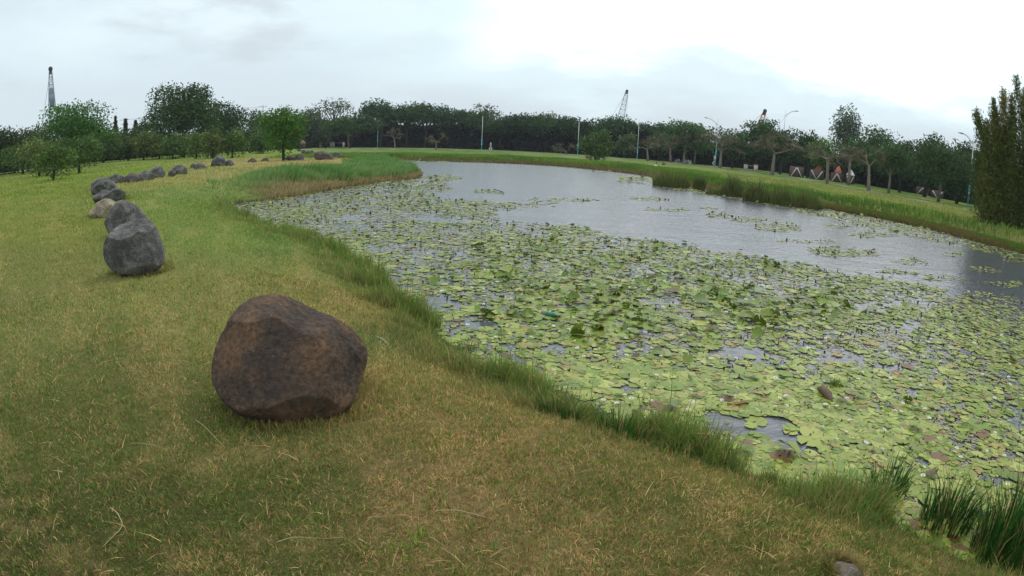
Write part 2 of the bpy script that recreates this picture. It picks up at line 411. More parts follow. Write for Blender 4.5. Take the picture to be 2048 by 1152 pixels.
n = 300000
r_ = np.exp(rg.uniform(math.log(1.0), math.log(7.5), n)); a_ = rg.uniform(R(-60), R(50), n); x, y = r_*np.sin(a_), r_*np.cos(a_)
sd = sdist(x, y); k = (sd > .1); x, y, r_, sd = x[k], y[k], r_[k], sd[k]
pat = fbm(x*3.1, y*3.1, 63, 4); tuft = fbm(x*11, y*11, 65, 2)
k = rg.random(len(x)) < .35+1.3*(tuft-.3); x, y, r_, sd, pat, tuft = [v[k] for v in (x, y, r_, sd, pat, tuft)]
c = lawn(x, y)*ALB; u = rg.random(len(x))
dry = u < .10+.55*sstep(pat, .5, .72)*sstep(c[:, 0]/c[:, 1], .85, 1.15)+.06; grn = ~dry & (u > .62)
c[dry] = STRAW*np.array([1.04, .98, 1.0])*rg.uniform(.7, 1.6, (dry.sum(), 1)); c[grn] = lin([96, 128, 52])*rg.uniform(.7, 1.4, (grn.sum(), 1))
h = (.022+.0022*r_)*rg.uniform(.5, 1.5, len(x))*(.6+.9*tuft)
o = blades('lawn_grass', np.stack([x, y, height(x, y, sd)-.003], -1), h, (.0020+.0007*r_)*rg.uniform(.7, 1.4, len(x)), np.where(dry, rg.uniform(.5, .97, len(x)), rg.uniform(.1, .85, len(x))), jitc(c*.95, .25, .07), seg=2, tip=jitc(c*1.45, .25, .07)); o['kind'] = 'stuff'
def sample_strip(n, s0, s1, test, box):
    out = []
    while sum(len(q) for q in out) < n:
        m = n*3; x = rg.uniform(box[0], box[1], m); y = rg.uniform(box[2], box[3], m)
        s = sdist(x, y); k = (s > s0) & (s < s1)
        x, y, s = x[k], y[k], s[k]; k = test(x, y, s); out.append(np.stack([x[k], y[k], s[k]], -1))
    return np.concatenate(out)[:n]
# taller grass along the near waterline, density kept even on screen
def near_strip(n):
    # walk along the near shoreline points
    SP = np.array([G(a, b, WZ)[:2] for a, b in shore_px[:23]]); SP = densify(SP, 400)
    lnr = np.log(np.hypot(SP[:, 0], SP[:, 1])); ds = np.linalg.norm(np.diff(SP, axis=0, prepend=SP[:1]), axis=1)
    wgt = ds/np.hypot(SP[:, 0], SP[:, 1])**1.2; wgt /= wgt.sum()
    i = rg.choice(len(SP), n, p=wgt); q = SP[i]; d = np.hypot(q[:, 0], q[:, 1])
    spread = (.35+.05*d)[:, None]
    return q+rg.normal(size=(n, 2))*spread
q = near_strip(300000); x, y = q.T; sd = sdist(x, y); r_ = np.hypot(x, y)
cl = fbm(x*1.9, y*1.9, 71, 3); fine = fbm(x*7, y*7, 75, 2)
W_ = .25+.04*r_
keep = (sd > -.10-.10*(cl > .55)) & (sd < W_*3+1.*cl) & (rg.random(len(x)) < np.clip(.10+3.0*(cl-.38), .12, 1)*.8*np.exp(-np.clip(sd, 0, 9)/(W_*1.5)))
x, y, sd, r_, cl, fine, W_ = [v[keep] for v in (x, y, sd, r_, cl, fine, W_)]
prof = np.exp(-(np.clip(sd-.05, 0, 9)/(W_*1.25))**1.3)
h = (.03+.24*prof*sstep(cl, .40, .8)+.06*prof)*rg.uniform(.45, 1.25, len(x)); h = np.where(rg.random(len(x)) < .035*prof, h*1.9+.03, h)
c = lin([94, 118, 54])*np.ones((len(x), 3))*(1+.7*(fine[:, None]-.5)); c = c*prof[:, None]+lawn(x, y)*(1-prof[:, None])
dry = rg.random(len(x)) < .16; c[dry] = STRAW*.75
P = np.stack([x, y, np.maximum(height(x, y, sd), WZ)-.01], -1)
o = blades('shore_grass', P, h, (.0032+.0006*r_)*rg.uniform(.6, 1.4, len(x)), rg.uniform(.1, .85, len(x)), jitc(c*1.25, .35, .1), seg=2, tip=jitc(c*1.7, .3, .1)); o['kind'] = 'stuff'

def seg_strip(px, n, inner, outer, dmin=0):
    SP = np.array([G(a, b, WZ)[:2] for a, b in px]); SP = densify(SP, 300)
    ds = np.linalg.norm(np.diff(SP, axis=0, prepend=SP[:1]), axis=1); pr = ds/ds.sum()
    i = rg.choice(len(SP), n*3, p=pr); rad = max(abs(inner), outer)
    q = SP[i]+rg.uniform(-rad, rad, (n*3, 2)); s = sdist(q[:, 0], q[:, 1]); k = (s > inner) & (s < outer)
    return q[k][:n], s[k][:n]
# reed bed on the spit: green crowns, brown dead stems low at the water
spit = [(778,325),(800,333),(825,345),(838,350),(800,359),(740,366),(680,375),(600,389),(540,399),(470,410)]
q, sd = seg_strip(spit, 60000, -.25, 5.2); x, y = q.T; r_ = np.hypot(x, y); cl = fbm(x*.7, y*.7, 81, 3)
px_, py_ = project(np.stack([x, y, 0*x+WZ], -1))
front = sstep(px_, 850, 520)      # brown dead belt is wider toward the cove
bw = .35+1.7*sstep(px_, 760, 500)
t = sstep(sd+(cl-.5)*1.2, bw*.5, bw*1.1)[:, None]
c = (lin([140, 128, 90])*(1-t)+(lin([116, 142, 84])*(1-sstep(cl, .5, .62)[:, None])+lin([92, 126, 66])*sstep(cl, .5, .62)[:, None])*t)*(.75+.5*cl[:, None])
h = (.20+.34*t[:, 0]*np.exp(-((sd-bw-.8)/1.6)**2)+.10)*rg.uniform(.6, 1.3, len(x))*(.2+1.6*cl)
rm = inpoly(px_+(cl-.5)*40, py_, np.array([(425,376),(455,352),(520,345),(560,337),(640,332),(700,336),(765,314),(860,345),(850,372),(700,385),(560,410),(430,425)], float))
k = rm & (rg.random(len(x)) < np.clip(1.6*cl, .3, 1)*(.15+.85*sstep(px_, 430, 560))); h = h*(.35+.65*sstep(px_, 440, 600))*.85
P = np.stack([x, y, np.maximum(height(x, y, sd), WZ)-.01], -1)[k]
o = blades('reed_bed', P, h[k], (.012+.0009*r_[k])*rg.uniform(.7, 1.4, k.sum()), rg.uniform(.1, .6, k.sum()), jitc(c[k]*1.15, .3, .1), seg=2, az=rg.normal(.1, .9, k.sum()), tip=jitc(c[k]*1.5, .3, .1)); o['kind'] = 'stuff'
# far bank grass and the right bank fringe
farb = [(768,320),(900,323),(1000,326),(1100,331),(1180,338),(1240,345),(1298,352),(1318,362),(1340,369),(1400,378),(1480,389),(1560,401),(1640,416)]
q, sd = seg_strip(farb, 70000, -.2, 13); x, y = q.T; r_ = np.hypot(x, y); cl = fbm(x*.35, y*.35, 91, 4)
px_, py_ = project(np.stack([x, y, 0*x+WZ], -1))
lim = np.where(px_ < 1290, 13, np.where(px_ < 1440, 8, 4.5))
t = sstep(sd+(cl-.5)*2.0, .3, 1.8)[:, None]
c = (lin([118, 106, 70])*(1-t)+(lin([80, 112, 44])*(1-sstep(cl, .42, .62)[:, None])+lin([104, 132, 54])*sstep(cl, .42, .62)[:, None])*t)
h = (.16+.50*t[:, 0]*np.exp(-(np.clip(sd-1.5, 0, 99)/3.5)**2)*cl+.10)*rg.uniform(.6, 1.3, len(x)); k = (sd < lim) & (rg.random(len(x)) < np.clip(2*cl, .3, 1))
P = np.stack([x, y, np.maximum(height(x, y, sd), WZ)-.01], -1)[k]
o = blades('bank_grass', P, h[k], (.01+.0011*r_[k])*rg.uniform(.7, 1.4, k.sum()), rg.uniform(.1, .7, k.sum()), jitc(c[k]*1.1, .3, .1), seg=2, tip=jitc(c[k]*1.4, .3, .1)); o['kind'] = 'stuff'
q, sd = seg_strip([(1600,408),(1700,426),(1800,445),(1880,464),(1960,485),(2048,508),(2120,528)], 30000, -.15, 1.6); x, y = q.T; r_ = np.hypot(x, y); cl = fbm(x*.8, y*.8, 95, 3)
t = sstep(sd+(cl-.5)*1.6, .2, .7)[:, None]; c = lin([116, 106, 64])*(1-t)+lin([92, 122, 44])*t; h = .22*rg.uniform(.5, 1.3, len(x))*(1-.6*sstep(sd, .6, 1.6))
P = np.stack([x, y, np.maximum(height(x, y, sd), WZ)-.01], -1)
o = blades('bank_grass', P, h, (.008+.001*r_), rg.uniform(.2, .8, len(x)), jitc(c*1.1, .3, .1), tip=None); o['kind'] = 'stuff'

# tufts of rush that stand up from the bank
def rush(px, py, wpx, hpx, n, label, green=(58, 88, 36), zb=None, name='rush_tuft', lean=.45, cat='reeds', group=None, base=None, D=None, taper=.35):
    p = gp(px, py) if zb is None else G(px, py, zb)
    d = hd(p); rad = wpx/FPX*d/2; H = hpx/FPX*math.hypot(d, EYE)*1.0
    a = rg.random(n)*2*math.pi; rr_ = rad*np.sqrt(rg.random(n)); P = np.stack([rr_*np.cos(a), rr_*np.sin(a)*.8, np.zeros(n)], -1)
    zz = height(P[:, 0]+p[0], P[:, 1]+p[1]); P[:, 2] = np.maximum(zz, WZ)-p[2]-.02
    h = H*rg.uniform(.4, 1.12, n)*(1-taper*(rr_/rad)**1.5)*(.7+.6*vn(P[:, 0]/rad*2.5+py, P[:, 1]/rad*2.5)); c = jitc(np.tile(lin(green), (n, 1)), .35, .12)
    dry = rg.random(n) < .12; c[dry] = STRAW*.6
    tip = jitc(c*1.7, .2, .1); b = c if base is None else jitc(np.tile(lin(base), (n, 1)), .3, .1)
    o = blades(name, P, h, np.full(n, .0035+.0009*d)*rg.uniform(.6, 1.4, n), rg.uniform(.05, lean, n), b, seg=2, az=a+rg.normal(0, .5, n), tip=tip if base is None else jitc(c, .3, .1))
    o.location = p; tag(o, label, cat, group); return o
rush(1115,830,110,66,340,'dark green rush tuft at the waterline left of the taller tuft',green=(62, 92, 40), group='rush tufts along the near bank')
rush(1240,868,120,82,380,'tall green rush tuft at the waterline below the centre of the pond',group='rush tufts along the near bank', green=(62, 96, 38))
rush(1775,985,90,105,170,'first spiky rush tuft standing among the lily pads at lower right',group='rush tufts along the near bank', green=(44, 80, 30), zb=WZ)
rush(1890,1050,135,130,340,'second and wider spiky rush tuft at lower right near the bank',group='rush tufts along the near bank', green=(44, 82, 30), zb=WZ)
rush(2020,1110,210,185,800,'large dense dark rush tuft at the lower right corner',group='rush tufts along the near bank', green=(42, 80, 28), zb=WZ)
rush(1672,772,34,24,110,'small green grass tuft growing out of the lily pads beside the driftwood', green=(80,110,40), zb=WZ, cat='grass tuft', name='grass_tuft')
rush(830,1095,130,40,150,'bright green weed tuft spreading in the lawn at bottom centre', green=(98, 140, 40), lean=.95, name='weed_tuft', cat='weed', group='bright weed tufts in the lawn')
rush(1205,930,50,22,70,'small bright green weed tuft in the lawn below the rushes', green=(98, 140, 40), lean=.9, name='weed_tuft', cat='weed', group='bright weed tufts in the lawn')
rush(160,1130,80,24,80,'bright green weed tuft at the bottom left of the lawn', green=(84, 126, 36), lean=.95, name='weed_tuft', cat='weed', group='bright weed tufts in the lawn')
for px, py, w_, h_, lb in [(1343,371,56,40,'rounded green reed clump at the left end of the right bank row'),(1399,376,18,38,'narrow dark reed clump just right of the rounded one'),(1466,388,34,44,'dark upright reed clump, left of the pair on the right bank'),(1512,396,40,44,'dark bushy reed clump, right of the pair on the right bank'),(1562,402,52,40,'broad green reed clump beside the bushy pair'),(1618,410,46,38,'last green reed clump at the right end of the row'),(1590,406,40,26,'low green reed clump between the two broad ones'),(1440,384,44,16,'low yellow green reed clump before the dark pair')]:
    rush(px, py-13, w_*1.3, h_*1.05, 1000, lb, taper=.62, green=(92,122,56) if w_ > 45 else (84,110,56), base=(112,108,70), name='reed_clump', cat='reeds', group='reed clumps on the right bank', lean=.4)

# ------------------------------------------------------------------ lily pads
def in_px(px, py, poly): return inpoly(px, py, np.array(poly, float))
MAIN = [(430,405),(470,410),(540,398),(600,388),(680,374),(740,365),(790,359),(850,352),(900,350),(925,357),(885,366),(905,378),(860,388),(900,400),(1000,406),(1120,408),(1060,416),(985,424),(1010,440),(1080,448),(1170,456),(1215,468),(1290,480),(1350,486),(1420,500),(1500,512),(1570,520),(1640,538),(1720,552),(1800,560),(1880,582),(1935,604),(2048,624),(2300,700),(2600,1400),(400,1400)]
FRINGE = [(1235,352),(1290,352),(1330,366),(1400,376),(1480,387),(1560,399),(1640,414),(1700,424),(1800,443),(1880,462),(1960,483),(2048,506),(2200,545),(2200,560),(2048,520),(1960,503),(1900,492),(1830,474),(1760,460),(1680,441),(1600,424),(1500,404),(1420,390),(1340,378),(1290,370),(1235,366)]
PATCH = [(1555,455,48,9),(1500,440,40,4),(1440,432,26,5),(1690,506,70,8),(1650,496,40,5),(1820,524,34,6),(1745,470,50,5),(1890,556,40,7),(1975,540,30,6),(2030,520,20,6),(1905,508,24,4),(1610,483,60,4),(1800,545,40,5),(1950,590,40,6),(2020,570,40,6),(1300,398,40,4),(1120,400,80,4),(980,384,30,4),(1340,420,50,3),(1420,417,16,3),(890,322,120,2),(1230,342,50,2),(1690,452,40,4),(2010,600,30,8)]
HOLES = [(1500,856,85,26),(1580,890,50,16),(885,612,45,14),(955,650,40,12),(1470,848,75,22),(1560,868,45,16),(1690,890,35,12),(1230,775,40,10),(1160,730,25,8),(1700,712,50,12),(1740,610,60,9),(1320,600,40,5),(1620,930,30,8),(880,440,70,5),(1130,700,40,8),(700,436,30,4),(1015,720,35,9),(1480,700,55,9),(1800,650,60,7),(1850,930,40,12),(800,560,25,6),(1000,700,30,7),(1180,840,30,7),(760,500,30,4)]
def cover(px, py, x, y):
    n1 = fbm(x*.9, y*.9, 101, 4); n2 = fbm(x*2.6, y*2.6, 105, 3)
    jx = (n1-.5)*50*np.clip((py-300)/200, .2, 2); jy = (n2-.5)*26*np.clip((py-300)/200, .2, 2)
    a = np.where(in_px(px+jx, py+jy, MAIN), .93, 0.)
    a = np.maximum(a, np.where(in_px(px+jx*.4, py+jy*.4, FRINGE), .85, 0))
    for q in PATCH: a = np.maximum(a, .75*(((px+jx*.6-q[0]-(py-q[1])*2)/q[2])**2+((py+jy*.4-q[1])/q[3])**2 < 1))
    for q in HOLES: a = np.where(((px+jx*.8-q[0]-(py-q[1])*.6)/q[2])**2+((py+jy*.8-q[1])/q[3])**2 < 1, a*.10, a)
    a = a*np.where(n2 < .36, .45, 1)
    return a
def pads(x, y, rad, tilt, az, lift, kseg, col, curl):
    n = len(x); t = (np.arange(kseg)/(kseg-1))*(2*math.pi-.35)+.17
    rj = 1+(rg.random((n, kseg))-.5)*.20
    lx = np.cos(t)[None]*rj; ly = np.sin(t)[None]*rj; lz = curl[:, None]*(lx**2)*1.0-(curl[:, None]*.2)
    lz = lz+(rg.random((n, kseg))-.5)*.10*(curl[:, None] > .05)
    L_ = np.stack([lx, ly, lz], -1); L_ = np.concatenate([np.zeros((n, 1, 3)), L_], 1)*rad[:, None, None]
    ct, st = np.cos(tilt)[:, None], np.sin(tilt)[:, None]
    X_ = L_[..., 0]*ct-L_[..., 2]*st; Z_ = L_[..., 0]*st+L_[..., 2]*ct; Y_ = L_[..., 1]
    ca, sa = np.cos(az)[:, None], np.sin(az)[:, None]
    V = np.stack([X_*ca-Y_*sa+x[:, None], X_*sa+Y_*ca+y[:, None], Z_+lift[:, None]], -1)
    base_ = (np.arange(n)*(kseg+1))[:, None]; jj = np.arange(kseg-1)[None]
    F = np.stack([base_+0*jj, base_+1+jj, base_+2+jj], -1).reshape(-1, 3)
    return V.reshape(-1, 3), F, np.repeat(col, kseg+1, 0)
def padcol(n, px, py):
    g = np.array([lin([134, 152, 60]), lin([106, 132, 40]), lin([154, 166, 84]), lin([122, 132, 66]), lin([152, 140, 72]), lin([104, 78, 50])])
    i = rg.choice(6, n, p=[.36, .25, .18, .14, .055, .015]); return jitc(g[i]*np.array([.98, .95, .84]), .18, .05)
def raised(px, py): return sstep(((px-1300)/430.)**2+((py-585)/125.)**2, 1.5, .3)
n = 170000
r_ = np.exp(rg.uniform(math.log(3.2), math.log(80), n)); a_ = rg.uniform(R(-36), R(66), n); x, y = r_*np.sin(a_), r_*np.cos(a_)
sd = sdist(x, y); px_, py_ = project(np.stack([x, y, 0*x+WZ], -1)); cv = cover(px_, py_, x, y)
k = (sd < -.06) & (rg.random(n) < cv*.60*(.45+.85*sstep(fbm(x*.8, y*.8, 131, 3), .38, .58))); x, y, r_, px_, py_ = x[k], y[k], r_[k], px_[k], py_[k]
n = len(x); rs = raised(px_, py_)
rad = rg.choice([.024, .038, .056, .078, .108], n, p=[.34, .30, .21, .12, .03])*rg.uniform(.75, 1.15, n)*(1+.15*rs)
rad = np.maximum(rad, .0035*r_)
up_ = rg.random(n) < np.where(r_ < 5.8, .004, .03+.20*rs+.05*(r_ > 9))
tilt = np.where(up_, rg.uniform(.1, 1.0, n)**1.6*.9, rg.uniform(0, 1, n)**2*.14); curl = np.where(up_, rg.uniform(.1, .45, n), 0); rad = np.where(up_, rad*.85, rad)
lift = WZ+.006+rg.random(n)*.012+np.where(up_, .35*rad+.02, 0); az = rg.random(n)*2*math.pi
col = padcol(n, px_, py_); col[up_] *= np.array([.66, .80, .55])
order = np.argsort(r_-rad*10)
# the 300 pads that show largest are things of their own, the rest one carpet
size = rad/r_; vis = (px_ > 0) & (px_ < 2048) & (py_ < 1150)
near = np.argsort(-(size*vis))[:300]; isn = np.zeros(n, bool); isn[near] = True
m = ~isn & (r_ < 14)
V1, F1, C1 = pads(x[m], y[m], rad[m], tilt[m], az[m], lift[m], 11, col[m], curl[m])
m2 = ~isn & (r_ >= 14)
V2, F2, C2 = pads(x[m2], y[m2], rad[m2], tilt[m2], az[m2], lift[m2], 7, col[m2], curl[m2])
o = mesh('lily_pads', np.vstack([V1, V2]), [np.vstack([F1, F2+len(V1)])], M_pad, col=np.vstack([C1, C2])); o['kind'] = 'stuff'
protos = []; pcol = []
LAND = [(1093,632,'the green bottle'),(1650,792,'the driftwood'),(1475,812,'the curled brown leaf'),(1510,858,'the open water patch'),(1672,770,'the floating grass tuft'),(1775,950,'the first spiky rush tuft'),(1890,1000,'the second spiky rush tuft'),(2010,1020,'the corner rush tuft'),(1230,800,'the tall rush tuft'),(1110,770,'the dark rush tuft'),(1900,850,'the right edge middle'),(1350,860,'the bank below the leaf'),(885,612,'the left water gap'),(1300,560,'the raised leaf patch')]
for v in range(14):
    V0, F0, C0 = pads(np.zeros(1), np.zeros(1), np.ones(1)*.1, np.array([0 if v < 10 else rg.uniform(.3, .8)]), np.zeros(1), np.array([0. if v < 10 else .05]), 19, padcol(1, 0, 0)*(1 if v < 10 else .8), np.array([0. if v < 10 else .4]))
    me = mesh('lily_pad', V0, [F0], M_pad, col=C0); protos.append(me); pcol.append(C0.mean(0))
for q, i in enumerate(near):
    v = rg.integers(10, 14) if up_[i] else rg.integers(0, 10)
    o = protos[v] if (q < 14 and False) else protos[v].copy()
    COL.objects.link(o); o.location = (x[i], y[i], lift[i]-(.35*rad[i] if up_[i] else 0)); o.rotation_euler = (0, 0, az[i]); o.scale = (rad[i]/.1,)*3
    lc = lin([150, 158, 80]); cc_ = pcol[v]; hue_ = 'brownish' if cc_[0] > cc_[1]*.97 else ('pale green' if cc_[1] > .33 else ('light green' if cc_[1] > .25 else 'deep green'))
    sz_ = 'tiny' if rad[i] < .04 else ('small' if rad[i] < .06 else ('broad' if rad[i] < .1 else 'very large'))
    lm = min(LAND, key=lambda q: math.hypot(q[0]-px_[i], (q[1]-py_[i])*1.5)); dr = 'left of' if px_[i] < lm[0]-25 else ('right of' if px_[i] > lm[0]+25 else ('beyond' if py_[i] < lm[1] else 'in front of'))
    tag(o, ('raised %s %s lily pad %s %s' if v >= 10 else '%s %s lily pad floating %s %s') % (sz_, hue_, dr, lm[2]), 'lily pad', 'lily pads in the near part of the pond')
for o in protos: bpy.data.objects.remove(o)
# debris mat of tiny dead leaves and weed between the pads
n = 260000
r_ = np.exp(rg.uniform(math.log(3.2), math.log(60), n)); a_ = rg.uniform(R(-36), R(66), n); x, y = r_*np.sin(a_), r_*np.cos(a_)
sd = sdist(x, y); px_, py_ = project(np.stack([x, y, 0*x+WZ], -1)); cv = cover(px_, py_, x, y); nz = fbm(x*1.1, y*1.1, 121, 3)
k = (sd < -.03) & (rg.random(n) < np.clip(cv, 0, 1)*(.35+.9*sstep(nz, .42, .60))); x, y, r_, nz = x[k], y[k], r_[k], nz[k]; n = len(x)
cc = np.array([lin([150, 140, 112]), lin([166, 148, 124]), lin([140, 150, 92]), lin([92, 70, 50]), lin([160, 168, 110])])[rg.choice(5, n, p=[.32, .25, .25, .08, .10])]
s_ = (.006+.0017*r_)*rg.uniform(.6, 1.5, n); a = rg.random(n)*2*math.pi
u_ = np.stack([np.cos(a), np.sin(a), rg.uniform(-.1, .1, n)], -1)*s_[:, None]; v_ = np.stack([-np.sin(a), np.cos(a), 0*a], -1)*s_[:, None]*.6
P = np.stack([x, y, WZ+.004+rg.random(n)*.004], -1)
V = np.stack([P-u_, P-v_, P+u_, P+v_], 1).reshape(-1, 3)
o = mesh('floating_weed', V, np.arange(4*n).reshape(-1, 4), M_pad, col=np.repeat(jitc(cc, .2, .05), 4, 0)); o['kind'] = 'stuff'
# dark dead stems and curled leaves that poke out
n = 16000
r_ = np.exp(rg.uniform(math.log(4), math.log(34), n)); a_ = rg.uniform(R(-34), R(60), n); x, y = r_*np.sin(a_), r_*np.cos(a_)
sd = sdist(x, y); px_, py_ = project(np.stack([x, y, 0*x+WZ], -1)); cv = cover(px_, py_, x, y)
k = (sd < -.1) & (rg.random(n) < cv*.6); x, y, r_ = x[k], y[k], r_[k]; n = len(x)
cc = jitc(np.array([lin([52, 46, 30]), lin([70, 74, 34]), lin([96, 62, 38]), lin([60, 84, 34])])[rg.choice(4, n)], .2, .1)
o = blades('dead_lily_stems', np.stack([x, y, 0*x+WZ], -1), (.025+.0035*r_)*rg.uniform(.4, 1.2, n), (.006+.0020*r_)*rg.uniform(.5, 1.5, n), rg.uniform(.3, .95, n), cc, seg=2); o['kind'] = 'stuff'
# small white water lily flowers
fb = MB()
for ring, (k, l_, e) in enumerate([(7, .022, .35), (5, .016, .9)]):
    for j in range(k):
        a = 2*math.pi*j/k+ring*.4; d = np.array([math.cos(a), math.sin(a), 0]); t = np.array([-math.sin(a), math.cos(a), 0])
        tipp = d*l_*math.cos(e)+np.array([0, 0, l_*math.sin(e)]); mid = tipp*.55
        fb.add([[0, 0, 0], mid+t*.0055, tipp, mid-t*.0055], [[0, 1, 2, 3]], (.8, .82, .78))
for j in range(5):
    a = j*1.256; fb.add(np.array([[0, 0, .002], [.005*math.cos(a), .005*math.sin(a), .008], [.005*math.cos(a+1), .005*math.sin(a+1), .008]]), [[0, 1, 2]], (.75, .5, .05))
f0 = fb.build('lily_flower', M_pad)
cnt = 0
while cnt < 280:
    r1 = math.exp(rg.uniform(math.log(4.3), math.log(15))); a1 = rg.uniform(R(-20), R(60)); x1, y1 = r1*math.sin(a1), r1*math.cos(a1)
    p_ = project(np.array([x1, y1, WZ])); 
    if not (0 < p_[0] < 2048 and p_[1] < 1150) or sdist(np.array([x1]), np.array([y1]))[0] > -.15: continue
    if rg.random() > cover(np.array([p_[0]]), np.array([p_[1]]), np.array([x1]), np.array([y1]))[0]: continue
    o = f0 if cnt == 0 else f0.copy()
    if cnt: COL.objects.link(o)
    o.location = (x1, y1, WZ+.03+.02*rg.random()); o.rotation_euler = (rg.uniform(-.3, .3), rg.uniform(-.3, .3), rg.random()*6); s1 = rg.uniform(.8, 1.2)*(.8+.07*r1); o.scale = (s1,)*3
    lm = min(LAND, key=lambda q: math.hypot(q[0]-p_[0], (q[1]-p_[1])*1.5)); dr = 'left of' if p_[0] < lm[0]-25 else ('right of' if p_[0] > lm[0]+25 else ('beyond' if p_[1] < lm[1] else 'in front of'))
    tag(o, 'tiny white water lily blossom %s %s%s' % ('' if abs(p_[0]-lm[0])+abs(p_[1]-lm[1]) < 90 else 'well ', dr, ' '+lm[2]), 'flower', 'white water lily blossoms on the pond'); cnt += 1

# ------------------------------------------------------------------ boulders: traced outline, real depth, noise and facets
import bmesh as _b
def ico(sub):
    bm = _b.new() if hasattr(_b, 'new') else None
    bm = bmesh.new(); bmesh.ops.create_icosphere(bm, subdivisions=sub, radius=1)
    V = np.array([v.co[:] for v in bm.verts]); F = np.array([[v.index for v in f.verts] for f in bm.faces]); bm.free(); return V, F
ICO = {k: ico(k) for k in (4, 5, 6)}
def n3(P, s, seed):
    a = fbm(P[:, 0]*s+P[:, 2]*s*.37, P[:, 1]*s-P[:, 2]*s*.61, seed, 4); b = fbm(P[:, 2]*s+P[:, 1]*s*.43, P[:, 0]*s+9, seed+7, 4)
    return (a+b)/2-.5
def rockmat(name, cols, sc=3., lichen=.02, bump=1.0):
    m = mat(name, colors=cols, vscale=sc, rough=.85, spec=.22, bump=bump, bscale=16, detail=12)
    nt = m.node_tree; p = nt.nodes['Principled BSDF']; tcn = nt.nodes.new('ShaderNodeTexCoord')
    src = p.inputs['Base Color'].links[0].from_socket
    n = nt.nodes.new('ShaderNodeTexNoise'); n.inputs['Scale'].default_value = 34; n.inputs['Detail'].default_value = 8; nt.links.new(tcn.outputs['Object'], n.inputs[0])
    r = nt.nodes.new('ShaderNodeMapRange'); nt.links.new(n.outputs[0], r.inputs[0]); r.inputs[1].default_value = .3; r.inputs[2].default_value = .72; r.inputs[3].default_value = .62; r.inputs[4].default_value = 1.45
    v = nt.nodes.new('ShaderNodeVectorMath'); v.operation = 'SCALE'; nt.links.new(src, v.inputs[0]); nt.links.new(r.outputs[0], v.inputs['Scale'])
    # pale lichen dots
    vo = nt.nodes.new('ShaderNodeTexVoronoi'); vo.inputs['Scale'].default_value = 24; nt.links.new(tcn.outputs['Object'], vo.inputs[0])
    c = nt.nodes.new('ShaderNodeMath'); c.operation = 'LESS_THAN'; nt.links.new(vo.outputs['Distance'], c.inputs[0]); c.inputs[1].default_value = .075
    vc = nt.nodes.new('ShaderNodeSeparateColor'); nt.links.new(vo.outputs['Color'], vc.inputs[0])
    c2 = nt.nodes.new('ShaderNodeMath'); c2.operation = 'LESS_THAN'; nt.links.new(vc.outputs[0], c2.inputs[0]); c2.inputs[1].default_value = lichen*5
    c3 = nt.nodes.new('ShaderNodeMath'); c3.operation = 'MULTIPLY'; nt.links.new(c.outputs[0], c3.inputs[0]); nt.links.new(c2.outputs[0], c3.inputs[1])
    mx = nt.nodes.new('ShaderNodeMix'); mx.data_type = 'RGBA'; nt.links.new(c3.outputs[0], mx.inputs[0]); nt.links.new(v.outputs[0], mx.inputs[6]); mx.inputs[7].default_value = (.42, .42, .38, 1)
    nt.links.new(mx.outputs[2], p.inputs['Base Color']); return m
M_rb = rockmat('brown_basalt', [(.28, (.040, .034, .032)), (.42, (.072, .055, .044)), (.50, (.105, .073, .050)), (.58, (.165, .098, .058)), (.68, (.09, .068, .052)), (.8, (.065, .056, .048))], 2.8, .012)
M_rg = rockmat('grey_basalt', [(.28, (.045, .045, .046)), (.46, (.095, .093, .090)), (.60, (.19, .18, .165)), (.75, (.09, .088, .085))], 3.2, .02)
M_rp = rockmat('pale_rock', [(.3, (.14, .105, .07)), (.5, (.34, .29, .21)), (.7, (.46, .42, .35))], 3., .0)
M_rs = rockmat('grey_brown_stone', [(.3, (.10, .085, .065)), (.5, (.19, .165, .13)), (.7, (.28, .24, .19))], 3., .01)
M_rm = rockmat('mauve_rock', [(.3, (.05, .045, .043)), (.5, (.11, .095, .088)), (.7, (.20, .175, .155))], 3., .01)
